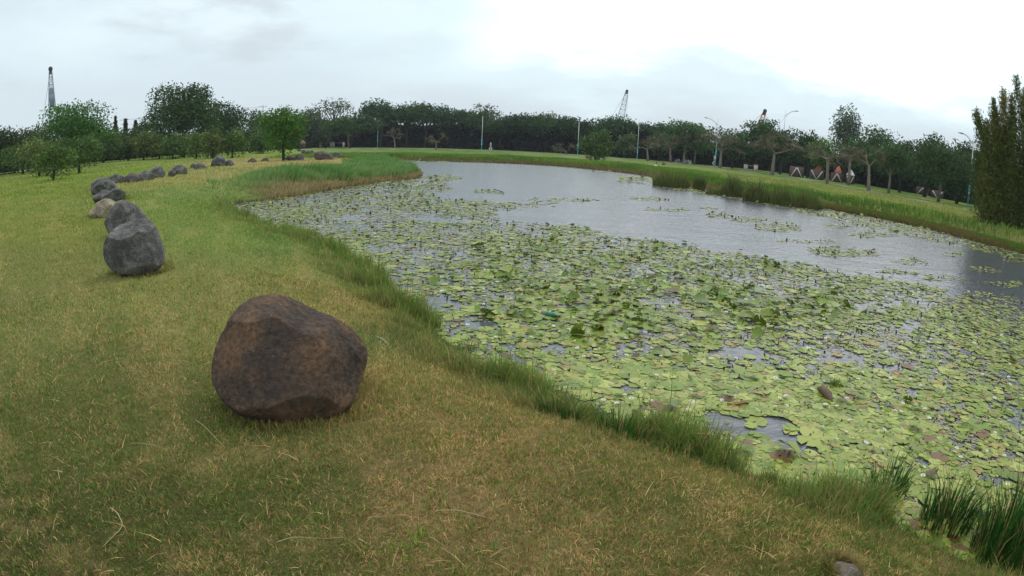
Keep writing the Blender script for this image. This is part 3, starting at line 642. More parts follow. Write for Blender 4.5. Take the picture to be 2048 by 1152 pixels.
def rock(outline, label, m, base=None, planes=None, depth=.8, sub=4, seed=0, rough=.10, group='boulders along the lawn edge', name='boulder', facet=9, push=.12):
    O = np.array(outline, float); x0, x1 = O[:, 0].min(), O[:, 0].max(); yb = O[:, 1].max()
    p = gp((x0+x1)/2, yb-(yb-O[:, 1].min())*.03); eye = np.array([0, 0, EYE]); slant = np.linalg.norm(p-eye)
    w2 = (x1-x0)/FPX*slant/2; slant += w2*push
    vd = rays((x0+x1)/2, (O[:, 1].min()+yb)/2); rgt = np.cross(vd, [0, 0, 1.]); rgt /= np.linalg.norm(rgt); upd = np.cross(rgt, vd)
    Dr = rays(O[:, 0], O[:, 1]); k = slant/(Dr@vd); Q = Dr*k[:, None]; W_ = np.stack([Q@rgt, Q@upd], -1)
    c0 = np.array([(W_[:, 0].min()+W_[:, 0].max())/2, (W_[:, 1].min()+W_[:, 1].max())/2])
    th = np.arctan2(W_[:, 1]-c0[1], W_[:, 0]-c0[0]); R0 = np.hypot(W_[:, 1]-c0[1], W_[:, 0]-c0[0]); o_ = np.argsort(th)
    th, R0 = th[o_], R0[o_]; tg = (np.arange(90)+.5)/90*2*math.pi-math.pi; R0 = np.interp(tg, np.concatenate([th-2*math.pi, th, th+2*math.pi]), np.tile(R0, 3)); R0 = (np.roll(R0, 1)+2*R0+np.roll(R0, -1))/4; R0 = (np.roll(R0, 1)+2*R0+np.roll(R0, -1))/4; th = np.concatenate([tg-2*math.pi, tg, tg+2*math.pi]); R0 = np.tile(R0, 3)
    V, F = ICO[sub]; V = V.copy(); r2 = np.random.default_rng(seed+3)
    # flat chipped faces, mostly turned to the front and the top
    for nn, dd in (planes or ()):
        nn = np.array(nn, float); nn /= np.linalg.norm(nn); over = np.clip(V@nn-dd, 0, None)*.94; V -= over[:, None]*nn
    for _ in range(0 if planes else facet):
        nn = r2.normal(size=3)*np.array([1, .8, 1]); nn[1] = -abs(nn[1]) if r2.random() < .75 else nn[1]; nn /= np.linalg.norm(nn); dd = r2.uniform(.58, .84); over = V@nn-dd
        over = np.where(over > 0, over, 0)*.97; V -= over[:, None]*nn
    pl = np.hypot(V[:, 0], V[:, 2]); tt = np.arctan2(V[:, 2], V[:, 0]); nb = 72; bi = ((tt+math.pi)/(2*math.pi)*nb).astype(int) % nb
    S_ = np.zeros(nb); np.maximum.at(S_, bi, pl); S_ = (np.roll(S_, 1)+S_*2+np.roll(S_, -1))/4; S_ = (np.roll(S_, 1)+S_+np.roll(S_, -1))/3; bc = (np.arange(nb)+.5)/nb*2*math.pi-math.pi
    Sv = np.interp(tt, np.concatenate([bc-2*math.pi, bc, bc+2*math.pi]), np.tile(S_, 3)); Rr = np.interp(tt, th, R0)/Sv
    L_ = np.stack([V[:, 0]*Rr, V[:, 1]*w2*depth, V[:, 2]*Rr], -1)
    nr = L_/np.maximum(np.linalg.norm(L_, axis=1, keepdims=True), 1e-6); size = w2
    L_ += nr*(n3(L_/size, 1.3, seed+1)*rough*1.1+n3(L_/size, 3.2, seed+2)*rough*.5+n3(L_/size, 12, seed+5)*rough*.28+n3(L_/size, 34, seed+8)*rough*.14)[:, None]*size
    q = (c0[0]+L_[:, :1])*rgt+(c0[1]+L_[:, 2:3])*upd+(slant+L_[:, 1:2])*vd+eye-p
    o = mesh(name, q, [F], m, smooth=True, loc=p); tag(o, label, 'rock' if name != 'boulder' else 'boulder', group); return o
rock([(480,832),(450,806),(430,774),(423,742),(432,690),(452,650),(470,618),(490,598),(520,587),(548,586),(575,592),(610,608),(640,622),(680,642),(708,656),(728,680),(741,705),(738,725),(728,752),(712,790),(700,818),(678,836),(620,842),(540,842)],
     'large rusty brown boulder closest to the camera, standing alone in the dry lawn', M_rb, sub=6, seed=23, rough=.05, depth=.8, push=.03, planes=[((-.08,-1,.10),.60),((.80,-.62,.05),.72),((-.75,-.66,.1),.74),((.1,-.72,-.70),.88),((.30,-.62,.85),.70),((-.35,-.5,.85),.78)])
rock([(232,545),(214,530),(206,510),(208,485),(222,463),(250,445),(275,436),(300,438),(315,460),(325,485),(332,510),(322,535),(300,548),(262,553)],
     'rounded dark grey boulder standing in front of a darker pointed one at left', M_rg, sub=6, seed=9, rough=.05, depth=.9, push=.03, planes=[((.05,-1,-.05),.62),((-.25,-.55,.85),.68),((.85,-.55,.15),.72),((-.75,-.6,-.2),.74),((.2,-.7,-.75),.86),((.4,-.5,.8),.76)])
rock([(215,468),(209,450),(218,425),(230,407),(243,400),(260,404),(280,418),(296,436),(300,460),(270,472),(235,474)],
     'dark pointed boulder half hidden behind the rounded grey one', M_rg, sub=5, seed=12, rough=.07)
rock([(194,432),(192,415),(198,403),(212,397),(228,402),(236,415),(232,432),(212,436)], 'pale cream boulder beside the dark pointed boulder', M_rp, sub=4, seed=15, rough=.1)
rock([(176,432),(182,421),(192,415),(202,420),(210,432),(200,437),(185,436)], 'small pale rock at the foot of the cream boulder', M_rp, sub=4, seed=16, rough=.12, name='rock')
rock([(186,402),(184,395),(196,387),(220,383),(248,381),(251,385),(250,396),(238,403),(210,404)], 'flat topped grey slab boulder behind the cream boulder', M_rg, sub=5, seed=18, rough=.06)
rock([(184,388),(183,378),(192,368),(206,361),(222,360),(232,368),(236,380),(230,388),(205,391)], 'tilted grey boulder directly behind the flat slab', M_rg, sub=5, seed=21, rough=.08)
rock([(182,383),(182,372),(190,361),(203,355),(216,357),(222,370),(215,382),(198,386)], 'dark boulder at the outer left of the curve, behind the tilted one', M_rg, sub=4, seed=22, rough=.08)
rock([(214,367),(213,358),(222,352),(238,351),(250,354),(253,362),(245,367),(228,368)], 'low grey boulder at the bend of the row', M_rg, sub=4, seed=24, rough=.1)
rock([(250,363),(252,353),(262,347),(272,348),(279,356),(277,364),(264,366)], 'brownish boulder to the right of the bend, beside the low grey one', M_rm, sub=4, seed=27, rough=.1)
rock([(271,361),(272,350),(284,345),(300,345),(309,350),(309,359),(292,362)], 'long dark boulder left of the domed one', M_rg, sub=4, seed=30, rough=.08)
rock([(299,354),(300,343),(309,335),(318,333),(328,339),(331,347),(327,354),(312,356)], 'domed dark boulder in the middle of the distant row', M_rg, sub=4, seed=33, rough=.07)
rock([(336,351),(337,344),(345,340),(352,344),(351,351),(343,354)], 'small round rock against the left side of a grey boulder', M_rm, sub=4, seed=34, rough=.1, name='rock')
rock([(342,346),(344,337),(352,332),(366,332),(374,338),(374,346),(358,349)], 'grey boulder with a small round rock at its left side', M_rg, sub=4, seed=36, rough=.08)
rock([(381,336),(382,329),(389,327),(394,332),(392,337)], 'small dark rock left of a low sloping one', M_rg, sub=4, seed=38, rough=.1, name='rock')
rock([(388,337),(392,329),(401,327),(410,332),(416,337),(402,339)], 'low sloping dark boulder far down the row', M_rg, sub=4, seed=40, rough=.08)
rock([(421,332),(425,320),(432,313),(443,312),(450,320),(455,331),(438,333)], 'tall blocky boulder with a flat brown top near the spit', M_rg, sub=4, seed=42, rough=.07)
rock([(450,331),(451,323),(458,320),(466,325),(470,330),(460,332)], 'small dark boulder leaning on the tall blocky one', M_rg, sub=4, seed=44, rough=.08)
rock([(495,324),(500,319),(509,318),(514,323),(505,325)], 'low flat mauve rock sunk in the dry grass', M_rm, sub=4, seed=46, rough=.08, name='rock')
rock([(522,322),(527,317),(534,317),(538,322),(530,323)], 'second low flat rock, nearer the reeds', M_rm, sub=4, seed=47, rough=.08, name='rock')
rock([(571,320),(573,314),(580,312),(586,315),(587,320),(578,321)], 'small grey rock beside the wedge shaped boulder', M_rm, sub=4, seed=48, rough=.08, name='rock')
rock([(585,320),(592,312),(599,308),(604,307),(606,313),(608,321),(596,321)], 'wedge shaped dark boulder on the spit', M_rg, sub=4, seed=50, rough=.05)
rock([(632,320),(627,311),(629,305),(640,303),(650,304),(660,309),(668,317),(664,320),(646,321)], 'broad layered mauve boulder on the spit', M_rm, sub=5, seed=52, rough=.08, depth=.7)
rock([(660,314),(664,307),(675,306),(684,307),(687,312),(684,315),(672,316)], 'low dark boulder to the right of the layered one', M_rg, sub=4, seed=55, rough=.08)
for px, py, w_, h_, lb in [(608,307,10,7,'small grey stone at the left of the stone pile before the hut'),(616,309,12,8,'dark rounded stone in the middle of the stone pile'),(624,307,9,6,'pale stone at the right of the stone pile'),(599,303,8,5,'flat stone lying behind the stone pile')]:
    rock([(px-w_/2,py),(px-w_/2,py-h_*.5),(px-w_*.2,py-h_),(px+w_*.25,py-h_*.9),(px+w_/2,py-h_*.4),(px+w_/2,py)], lb, M_rm if px != 616 else M_rg, sub=4, seed=int(px), rough=.1, name='rock', group='stone pile before the hut')
# half buried stone at the bottom edge
sb = rock([(1655,1142),(1672,1120),(1700,1118),(1722,1132),(1728,1150),(1700,1165),(1665,1160)], 'flat half buried stone in the lawn at the bottom edge', M_rs, sub=5, seed=61, rough=.08, depth=1.0, name='rock', group=None)
sb.scale = (1, 1, .6); sb.location.z += .0
# grass collars where the boulders meet the lawn
def collar(p, rx, n, hh, seed):
    a = rg.random(n)*2*math.pi; rr_ = rx*(1+rg.normal(0, .09, n)); x = p[0]+rr_*np.sin(a); y = p[1]+rx*.5+rr_*np.cos(a)*.95
    c = lawn(x, y)*ALB; st_ = rg.random(n) < .15; c[st_] = STRAW*.8
    return np.stack([x, y, height(x, y)-.004], -1), hh*rg.uniform(.4, 1.2, n), c
Ps, Hs, Cs, Ws = [], [], [], []
for (px, py, wpx, n_) in [(583,825,300,2200),(268,545,118,1000),(255,470,80,900),(214,432,45,600),(220,402,60,600),(208,388,50,500),(1692,1150,70,900)]:
    p = gp(px, py); d = hd(p); a_, b_, c_ = collar(p, wpx/2/FPX*math.hypot(d, EYE), n_, .05+.006*d, 0); Ps.append(a_); Hs.append(b_); Cs.append(c_); Ws.append(np.full(n_, .0025+.0011*d))
Ps = np.concatenate(Ps); o = blades('grass_collars', Ps, np.concatenate(Hs), np.concatenate(Ws), rg.uniform(.1, .9, len(Ps)), jitc(np.concatenate(Cs), .35, .08), seg=2); o['kind'] = 'stuff'

# ------------------------------------------------------------------ small things lying about
def stalk(px, lab, r=.0025, z=.02, m=None, c=(.50, .40, .22), name='dry_stalk', cat='dry stalk', group='dry stalks lying on the lawn'):
    P = np.array([gp(a, b)+np.array([0, 0, z]) for a, b in px]); p0 = P[0].copy(); t = np.linspace(0, len(P)-1, 14)
    Q = np.stack([np.interp(t, np.arange(len(P)), P[:, k]) for k in range(3)], -1)-p0; Q[:, 2] += .006*np.sin(t*2.1)
    o = MB().tube(Q, np.linspace(r*.62, r*.3, 14), 5).build(name, m or M_straw, None, True, p0); tag(o, lab, cat, group); return o
M_straw = mat('dry_straw', (.42, .34, .19), .8, var=.15)
M_straw2 = mat('bleached_stick', (.62, .60, .54), .8, var=.1)
stalk([(222,1022),(238,1035),(247,1052),(240,1070),(226,1085),(208,1098)], 'long curved pale straw stalk lying in the lawn at lower left', .004)
stalk([(392,846),(412,862),(432,880),(452,902)], 'long straight dry stalk slanting across the green lawn before the big boulder', .0035)
stalk([(262,893),(290,895),(318,897)], 'short horizontal dry stalk left of the slanting one', .003)
stalk([(555,1092),(590,1083),(640,1082),(690,1081)], 'thin dry stalk lying level near the bottom weed tuft', .003)
stalk([(878,1028),(920,1030),(960,1036),(985,1044)], 'gently arched dry stalk right of the bottom weed tuft', .0035)
stalk([(735,1043),(778,1041)], 'short dry stalk just left of the bottom weed tuft', .003)
stalk([(1375,987),(1400,988),(1432,988),(1440,968)], 'bent dry stalk in the lawn at right, above the half buried stone', .003)
stalk([(755,678),(765,683),(775,689)], 'short white stick lying to the right of the big boulder', .006, .02, M_straw2, name='stick', cat='stick', group=None)
# scattered litter of the same stalks
q = []
n = 900; r_ = np.exp(rg.uniform(math.log(1.3), math.log(14), n)); a_ = rg.uniform(R(-52), R(40), n); x, y = r_*np.sin(a_), r_*np.cos(a_); sd = sdist(x, y); k = sd > .4; x, y, r_ = x[k], y[k], r_[k]
o = blades('straw_litter', np.stack([x, y, height(x, y)+.012], -1), rg.uniform(.04, .15, len(x)), .0025+.0008*r_, rg.uniform(.95, .999, len(x)), jitc(np.tile(STRAW*1.25, (len(x), 1)), .3, .06), seg=2); o['kind'] = 'stuff'
# driftwood, bottle, brown leaf
p = G(1636, 780, WZ); q = G(1664, 806, WZ)-p
lg = MB().tube([[0, 0, .02], q*.3+[0, 0, .05], q*.7+[0, 0, .04], q+[0, 0, 0]], [.018, .04, .045, .012], 8); lg.tube([q*.45+[0, 0, .05], q*.5+np.array([.03, .04, .10])], [.012, .005], 5)
tag(lg.build('driftwood', M_wood, None, True, p), 'short dark piece of driftwood lying among the lily pads', 'driftwood')
p = G(1475, 812, WZ); lf = MB()
t = np.linspace(-1, 1, 9); Vt = np.concatenate([[[a*.11, w_*(1-a*a)*.022, .012+.02*abs(w_)+.008*math.sin(a*3)] for a in t] for w_ in (-1, 0, 1)])
lf.add(Vt, np.array([[r*9+c, r*9+c+1, r*9+c+10, r*9+c+9] for r in (0, 1) for c in range(8)]))
tag(lf.build('dead_leaf', mat('brown_leaf', (.30, .15, .05), .6, var=.3), None, True, p), 'curled orange brown leaf floating by the open water patch near the bank', 'leaf')
p = G(1093, 632, WZ); M_bg = mat('green_plastic', (.01, .22, .13), .25, spec=.5); M_bl = mat('faded_label', (.20, .22, .20), .7, var=.15)
rt_ = empty('plastic_bottle', p+np.array([0, 0, .03]), 'green plastic bottle with a faded grey label floating among the lily pads', 'bottle', None, R(-25))
MB().tube([[0, 0, 0], [.01, 0, 0], [.09, 0, 0], [.125, 0, 0], [.15, 0, 0], [.17, 0, 0]], [.02, .034, .034, .028, .012, .011], 12).build('body', M_bg, rt_, True)
MB().tube([[-.07, 0, 0], [0.0, 0, 0]], [.0345, .0345], 12).build('label_band', M_bl, rt_, True)
MB().tube([[.17, 0, 0], [.19, 0, 0]], [.014, .014], 10).build('cap', M_dark, rt_, True)

# ------------------------------------------------------------------ trees
def crown_mesh(cx, cz, rx, ry, rz, leaf, n, col, seed, name='crown', parent=None, blobs=None, flat=.0, gap=.0, hue=.10, droop=0):
    r2 = np.random.default_rng(seed)
    K = blobs or 16
    d = r2.normal(size=(K, 3)); d /= np.linalg.norm(d, axis=1, keepdims=True); d[:, 2] = np.where(d[:, 2] < -.6, -d[:, 2], d[:, 2])
    rad = r2.uniform(.15, .74, K)[:, None]; Cn = d*rad; br = r2.uniform(.26, .44, K)
    lum = r2.uniform(.75, 1.3, K)
    i = r2.choice(K, n, p=br**2/(br**2).sum()); e = r2.normal(size=(n, 3)); e /= np.linalg.norm(e, axis=1, keepdims=True)
    e[:, 2] = np.where((e[:, 2] < -.2) & (r2.random(n) < .6), -e[:, 2], e[:, 2])
    P = Cn[i]+e*(br[i]*r2.uniform(.45, 1.12, n)**1)[:, None]
    core = r2.random(n) < .30; cv_ = r2.normal(size=(n, 3)); cv_ /= np.linalg.norm(cv_, axis=1, keepdims=True); P[core] = (cv_*(r2.random(n)**.45*.72)[:, None])[core]
    lo, hi = np.percentile(P, 1.5, 0), np.percentile(P, 98.5, 0); P = (P-(lo+hi)/2)/((hi-lo)/2)
    P = P*np.array([rx, ry, rz])+np.array([cx, 0, cz]); P += r2.normal(size=(n, 3))*leaf*.6
    a = r2.normal(size=(n, 3)); a /= np.linalg.norm(a, axis=1, keepdims=True); b = np.cross(a, r2.normal(size=(n, 3))); b /= np.linalg.norm(b, axis=1, keepdims=True)+1e-9
    if droop: a[:, 2] -= droop; a /= np.linalg.norm(a, axis=1, keepdims=True)
    s_ = leaf*r2.uniform(.55, 1.4, n)[:, None]
    V = np.stack([P-a*s_, P-b*s_*.45, P+a*s_, P+b*s_*.45], 1).reshape(-1, 3)
    c = np.tile(lin(col)*1.45, (n, 1))*lum[i][:, None]*(1+(r2.random((n, 1))-.5)*.8)*(1+(r2.random((n, 3))-.5)*hue)
    return mesh(name, V, np.arange(4*n).reshape(-1, 4), M_leaf, parent, np.repeat(np.clip(c, .004, .9), 4, 0))
def limbs(mb, P, d, r, L_, depth, r2, spread, flat, ends, k=5, c=None):
    n = 4; Q = [P]; dd = d.copy()
    for _ in range(n-1):
        dd = dd+r2.normal(size=3)*.16; dd /= np.linalg.norm(dd); Q.append(Q[-1]+dd*L_/(n-1))
    mb.tube(Q, np.linspace(r, r*.66, n), k if depth > 1 else 3, cap=False); ends.append(Q[-1])
    if depth == 0: return
    for _ in range(r2.integers(2, 4) if depth > 1 else 3):
        nd_ = dd+r2.normal(size=3)*spread; nd_[2] = nd_[2]*flat+(.12 if depth > 1 else .02); nd_ /= np.linalg.norm(nd_)
        limbs(mb, Q[-1 if r2.random() < .7 else -2], nd_, r*.60, L_*r2.uniform(.62, .85), depth-1, r2, spread, flat, ends, k)
TREE_N = [0]
def tree(kind_, base, box, label, col=(62, 86, 40), group=None, D=None, dens=1., bark=None, lean=0, blobs=None, name=None, cat='tree', nmul=1., depthr=.9):
    TREE_N[0] += 1; sd_ = 100+TREE_N[0]*7
    r2 = np.random.default_rng(sd_)
    p = gp(*base) if D is None else None
    if p is None:
        q = AT(base[0], base[1], D); p = np.array([q[0], q[1], hz(q[0], q[1])])
    d = hd(p); az = math.atan2(p[0], p[1]); x0, x1, yt, yb = box
    pc = AT((x0+x1)/2, (yt+yb)/2, d); top = AT((x0+x1)/2, yt, d)[2]-p[2]; bot = AT((x0+x1)/2, yb, d)[2]-p[2]
    l_, r__ = AT(x0, (yt+yb)/2, d), AT(x1, (yt+yb)/2, d); rx = math.hypot(*(r__-l_)[:2])/2
    off = (pc[0]-p[0])*math.cos(az)-(pc[1]-p[1])*math.sin(az)
    rz_ = (top-bot)/2; cz = (top+bot)/2
    nm = name or {'bare': 'flat_topped_tree', 'bush': 'shrub', 'dense': 'broadleaf_tree', 'sparse': 'airy_tree', 'conifer': 'conifer_tree', 'orchard': 'orchard_tree'}[kind_]
    t = empty(nm, p, label, cat, group, -az)
    leaf = max(.09, d*.0021); A_ = math.pi*rx*rz_
    bk = bark or (M_pale if kind_ == 'bare' else M_darkbark)
    if kind_ == 'bare':
        mb = MB(); mc = MB(); th = bot+(.05)*rz_; tr = max(.055*top, .1)*.7
        base_r = [tr*1.25, tr, tr*.85, tr*.8]
        mb.tube([[0, 0, -.1], [off*.15, 0, th*.35], [off*.35, 0, th*.7], [off*.5, 0, th]], base_r, 8); ends = []
        K = r2.integers(3, 5)
        for kk in range(K):
            a = 2*math.pi*kk/K+r2.uniform(-.4, .4); dv = np.array([math.cos(a)*rx*.7, math.sin(a)*rx*.6, rz_*1.0]); dv /= np.linalg.norm(dv)
            limbs(mc, np.array([off*.5, 0, th-.05]), dv, tr*.55, math.hypot(rx, rz_)*.46, 4, r2, .62, .8, ends, 5)
        # fit the branches to the crown box
        Vc = np.concatenate(mc.V); lo, hi = np.percentile(Vc, 1, 0), np.percentile(Vc, 99, 0)
        for q in mc.V:
            q[:, 0] = off*.5+(q[:, 0]-off*.5)*np.where(q[:, 0] > off*.5, (off+rx-off*.5)/max(hi[0]-off*.5, .1), (off*.5-(off-rx))/max(off*.5-lo[0], .1))
            f_ = (q[:, 2]-th)/max(hi[2]-th, .1); q[:, 2] = th+f_*(top-th)
            # umbrella outline
            rr = np.clip(np.hypot((q[:, 0]-off)/rx, q[:, 1]/rx), 0, 1.15); cap_ = bot+(top-bot)*(.35+.65*np.sqrt(np.clip(1-rr**2, 0, 1))); q[:, 2] = np.minimum(q[:, 2], cap_+.1)
        mb.build('trunk', bk, t, True); mc.build('branches', bk, t)
        E_ = np.array(ends); n = int(np.clip(A_/leaf**2*2.6*dens*nmul, 300, 9000))
        # fine twigs and the few leaves left
        i = r2.integers(0, len(Vc), n); Vc = np.concatenate(mc.V)[i]; P = Vc+r2.normal(size=(n, 3))*np.array([.35, .35, .18])*rx*.22
        rr = np.clip(np.hypot((P[:, 0]-off)/rx, P[:, 1]/rx), 0, 1.3); cap_ = bot+(top-bot)*(.4+.6*np.sqrt(np.clip(1-rr**2, 0, 1))); P = P[(P[:, 2] < cap_+.15) & (P[:, 2] > bot-.1*rz_)]; n = len(P)
        a = r2.normal(size=(n, 3)); a[:, 2] = np.abs(a[:, 2])*.5; a /= np.linalg.norm(a, axis=1, keepdims=True); b = np.cross(a, [0, 0, 1.]); s_ = leaf*1.9*r2.uniform(.5, 1.5, n)[:, None]
        V = np.stack([P-a*s_, P-b*s_*.12, P+a*s_, P+b*s_*.12], 1).reshape(-1, 3)
        c = jitc(np.tile(lin(col), (n, 1)), .35, .08); gmask = r2.random(n) < .35; c[gmask] = jitc(np.tile(lin((92, 104, 56)), (gmask.sum(), 1)), .3, .1)
        mesh('crown', V, np.arange(4*n).reshape(-1, 4), M_leaf, t, np.repeat(c, 4, 0))
        return t
    leaf *= 1.1; n = int(np.clip(A_/leaf**2*8*dens*nmul, 300, 26000))
    tr = max(.025*top, .05)*(1.4 if kind_ == 'orchard' else 1.)
    if kind_ != 'bush' or bot > .1:
        mb = MB(); hh = max(bot+rz_*.9, .3)
        mb.tube([[0, 0, -.1], [off*.3+r2.normal()*.03, 0, hh*.4], [off*.6, .0, hh*.75], [off*.8, 0, hh]], [tr*1.4, tr, tr*.8, tr*.5], 7)
        for kk in range(5):
            a = 2*math.pi*kk/5+r2.uniform(-.5, .5); q0 = np.array([off*.5, 0, hh*r2.uniform(.45, .7)]); q1 = np.array([off+math.cos(a)*rx*.6, math.sin(a)*rx*.5, cz+rz_*r2.uniform(-.2, .5)]); mb.tube([q0, (q0+q1)/2+[0, 0, rz_*.1], q1], [tr*.6, tr*.4, tr*.15], 5)
        mb.build('trunk', bk, t, True)
    if kind_ == 'conifer':
        n = int(n*1.0); h_ = top-bot; u = r2.random(n)**1.4; P = np.zeros((n, 3)); rr = rx*(1-u)**.8*(.55+.45*np.abs(np.sin(u*17+r2.normal()*.3)))*np.sqrt(r2.random(n)); a = r2.random(n)*6.283
        P[:, 0] = off+rr*np.cos(a); P[:, 1] = rr*np.sin(a); P[:, 2] = bot+u*h_-.15*rr
        aa = np.stack([np.cos(a), np.sin(a), r2.uniform(.0, .8, n)], -1); aa /= np.linalg.norm(aa, axis=1, keepdims=True); b = np.cross(aa, r2.normal(size=(n, 3))); b /= np.linalg.norm(b, axis=1, keepdims=True); s_ = leaf*1.2*r2.uniform(.5, 1.4, n)[:, None]
        V = np.stack([P-aa*s_, P-b*s_*.3, P+aa*s_, P+b*s_*.3], 1).reshape(-1, 3); mesh('crown', V, np.arange(4*n).reshape(-1, 4), M_leaf, t, np.repeat(jitc(np.tile(lin(col), (n, 1)), .4, .1), 4, 0))
        return t
    if kind_ == 'sparse': crown_mesh(off, cz, rx, rx*depthr, rz_, leaf*.9, int(n*.30), col, sd_, parent=t, blobs=blobs or 22)
    else: crown_mesh(off, cz, rx, rx*depthr, rz_, leaf, n, col, sd_, parent=t, blobs=blobs or (20 if kind_ == 'dense' else 14))
    return t
DG, MG, OG = (46, 66, 36), (60, 84, 42), (76, 92, 44)
# ---- left side: big trees behind, orchard trees before them
tree('dense', (150,322), (84,222,212,300), 'largest broad green tree at far left, in front of the left crane', (58, 90, 36), D=78, nmul=1.2)
tree('dense', (365,305), (300,436,177,290), 'tall round topped dark tree, highest of the left half', (54, 76, 40), D=98, nmul=1.2)
tree('dense', (455,300), (405,500,210,285), 'dark rounded tree right of the tall round topped one', (52, 74, 42), D=106)
tree('dense', (30,338), (-60,72,262,335), 'low dark thicket tree at the left edge of the picture', (52, 66, 38), D=82)
tree('dense', (75,325), (30,110,258,318), 'brownish green tree between the left edge thicket and the largest tree', (74, 80, 48), D=84)
tree('dense', (205,318), (175,245,262,312), 'dull green tree at the right foot of the largest left tree', (66, 80, 46), D=92)
tree('conifer', (230,315), (222,240,232,300), 'slim pointed conifer rising left of the tall round topped tree', (44, 64, 40), D=128, nmul=1.5)
tree('conifer', (249,315), (240,262,238,300), 'second pointed conifer just right of the slim one', (44, 64, 40), D=130, nmul=1.5)
tree('conifer', (268,313), (258,284,241,300), 'third and broader conifer before the tall round topped tree', (44, 64, 40), D=130, nmul=1.5)
tree('dense', (285,310), (245,320,248,305), 'dark shrubby tree below the three conifers', (56, 78, 42), D=118)
tree('dense', (520,295), (488,545,228,290), 'hazy green tree beside the thin utility pole', (70, 90, 56), D=150)
tree('dense', (567,322), (524,608,221,298), 'bright green round crowned tree standing by itself left of centre', (66, 98, 38), D=None, nmul=1.4, blobs=26)
tree('sparse', (668,290), (628,706,198,236), 'airy open crowned tree rising above the dark grove', (66, 78, 56), D=196)
tree('dense', (615,290), (585,665,222,285), 'grey green tree between the bright green tree and the dark grove', (62, 74, 50), D=180)
orch = [(45,349,10,95,282,338),(78,354,40,128,285,345),(106,361,70,150,290,350),(158,347,115,200,276,330),(30,346,-20,60,280,340),(207,325,175,240,270,318),(240,320,215,265,276,314),(256,321,235,285,268,315),(287,320,262,316,268,314),(318,318,298,340,272,313),(345,318,322,372,270,314),(368,316,350,395,272,312),(392,318,372,420,268,314),(415,316,402,440,272,312),(425,318,405,450,262,313),(464,316,440,492,262,311),(520,308,498,545,262,306)]
for i_, (bx, by, x0, x1, yt, yb) in enumerate(sorted(orch)):
    tree('orchard', (bx, by), (x0, x1, yt, yb), 'small low branching orchard tree on the left lawn, %s from the left edge' % ORD[i_], [(74,96,46),(66,88,44),(84,96,52)][i_ % 3], 'orchard trees across the left lawn', nmul=.85, blobs=12)
# ---- dark grove beyond the far bank
grove = [(650,655,706,236,282,160),(700,680,752,232,284,166),(760,730,806,204,276,180),(812,782,850,209,276,182),(850,822,888,212,278,182),(905,875,948,220,280,185),(950,925,990,226,282,182),(1000,972,1030,236,284,177),(1045,1008,1085,231,286,174),(1090,1062,1130,233,290,171),(1135,1105,1172,237,294,169),(1180,1150,1212,243,298,166),(1215,1190,1240,248,300,166),(1250,1200,1292,237,300,158),(1300,1280,1330,252,306,160),(1335,1312,1362,250,310,152)]
for i_, (bx, x0, x1, yt, yb, D_) in enumerate(grove):
    by = 300 if bx < 1000 else 300+(bx-1000)*.06
    tree('dense', (bx, by), (x0-8, x1+8, yt, yt+(yb-yt)*.62), 'tall dark tree of the grove beyond the far bank, %s from the left' % ORD[i_], (46, 70, 40) if i_ % 3 else (54, 78, 42), 'dark grove beyond the far bank', D=D_, nmul=1.15, blobs=26, depthr=.75)
tree('sparse', (970,300), (946,1002,210,240), 'airy tree poking above the grove behind a lamp post', (70, 84, 56), D=196)
tree('sparse', (1085,300), (1062,1120,226,250), 'thin leafed tree top showing above the middle of the grove', (70, 84, 56), D=196)
tree('sparse', (735,300), (722,752,205,245), 'thin twiggy tree at the left shoulder of the grove', (60, 72, 50), D=198)
# understory: shrub mass added to close the grove, canopy shade put into its colour
def thicket(px, n, label, hgt, depth_, col, D0, name='undergrowth'):
    q = np.array([AT(a, 300, D)[:2] for a, D in px]); q = densify(q, 500); i = rg.integers(0, 500, n)
    dv = q[i]/np.linalg.norm(q[i], axis=1, keepdims=True); P2 = q[i]+dv*rg.uniform(0, depth_, n)[:, None]+rg.normal(size=(n, 2))*.3
    H = hgt*(.75+.5*fbm(P2[:, 0]*.2, P2[:, 1]*.2, 141, 3)); z = rg.random(n)*H
    P = np.stack([P2[:, 0], P2[:, 1], z], -1); a = rg.normal(size=(n, 3)); a /= np.linalg.norm(a, axis=1, keepdims=True); b = np.cross(a, rg.normal(size=(n, 3))); b /= np.linalg.norm(b, axis=1, keepdims=True); s_ = D0*.0042*rg.uniform(.6, 1.4, n)[:, None]
    V = np.stack([P-a*s_, P-b*s_*.7, P+a*s_, P+b*s_*.7], 1).reshape(-1, 3)
    o = mesh(name, V, np.arange(4*n).reshape(-1, 4), M_leaf, col=np.repeat(jitc(np.tile(lin(col), (n, 1)), .4, .1), 4, 0)); o['kind'] = 'stuff'; return o
thicket([(600,186),(760,186),(960,180),(1160,166),(1290,154),(1360,148)], 26000, '', 7.0, 6, (24, 32, 24), 170)  # near-black leaf colour carries the darkness below the grove crowns
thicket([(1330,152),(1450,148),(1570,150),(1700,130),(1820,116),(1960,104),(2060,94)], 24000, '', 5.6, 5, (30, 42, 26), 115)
thicket([(-120,92),(60,96),(200,108),(400,122),(520,140),(620,165)], 22000, '', 4.0, 5, (38, 54, 32), 110)
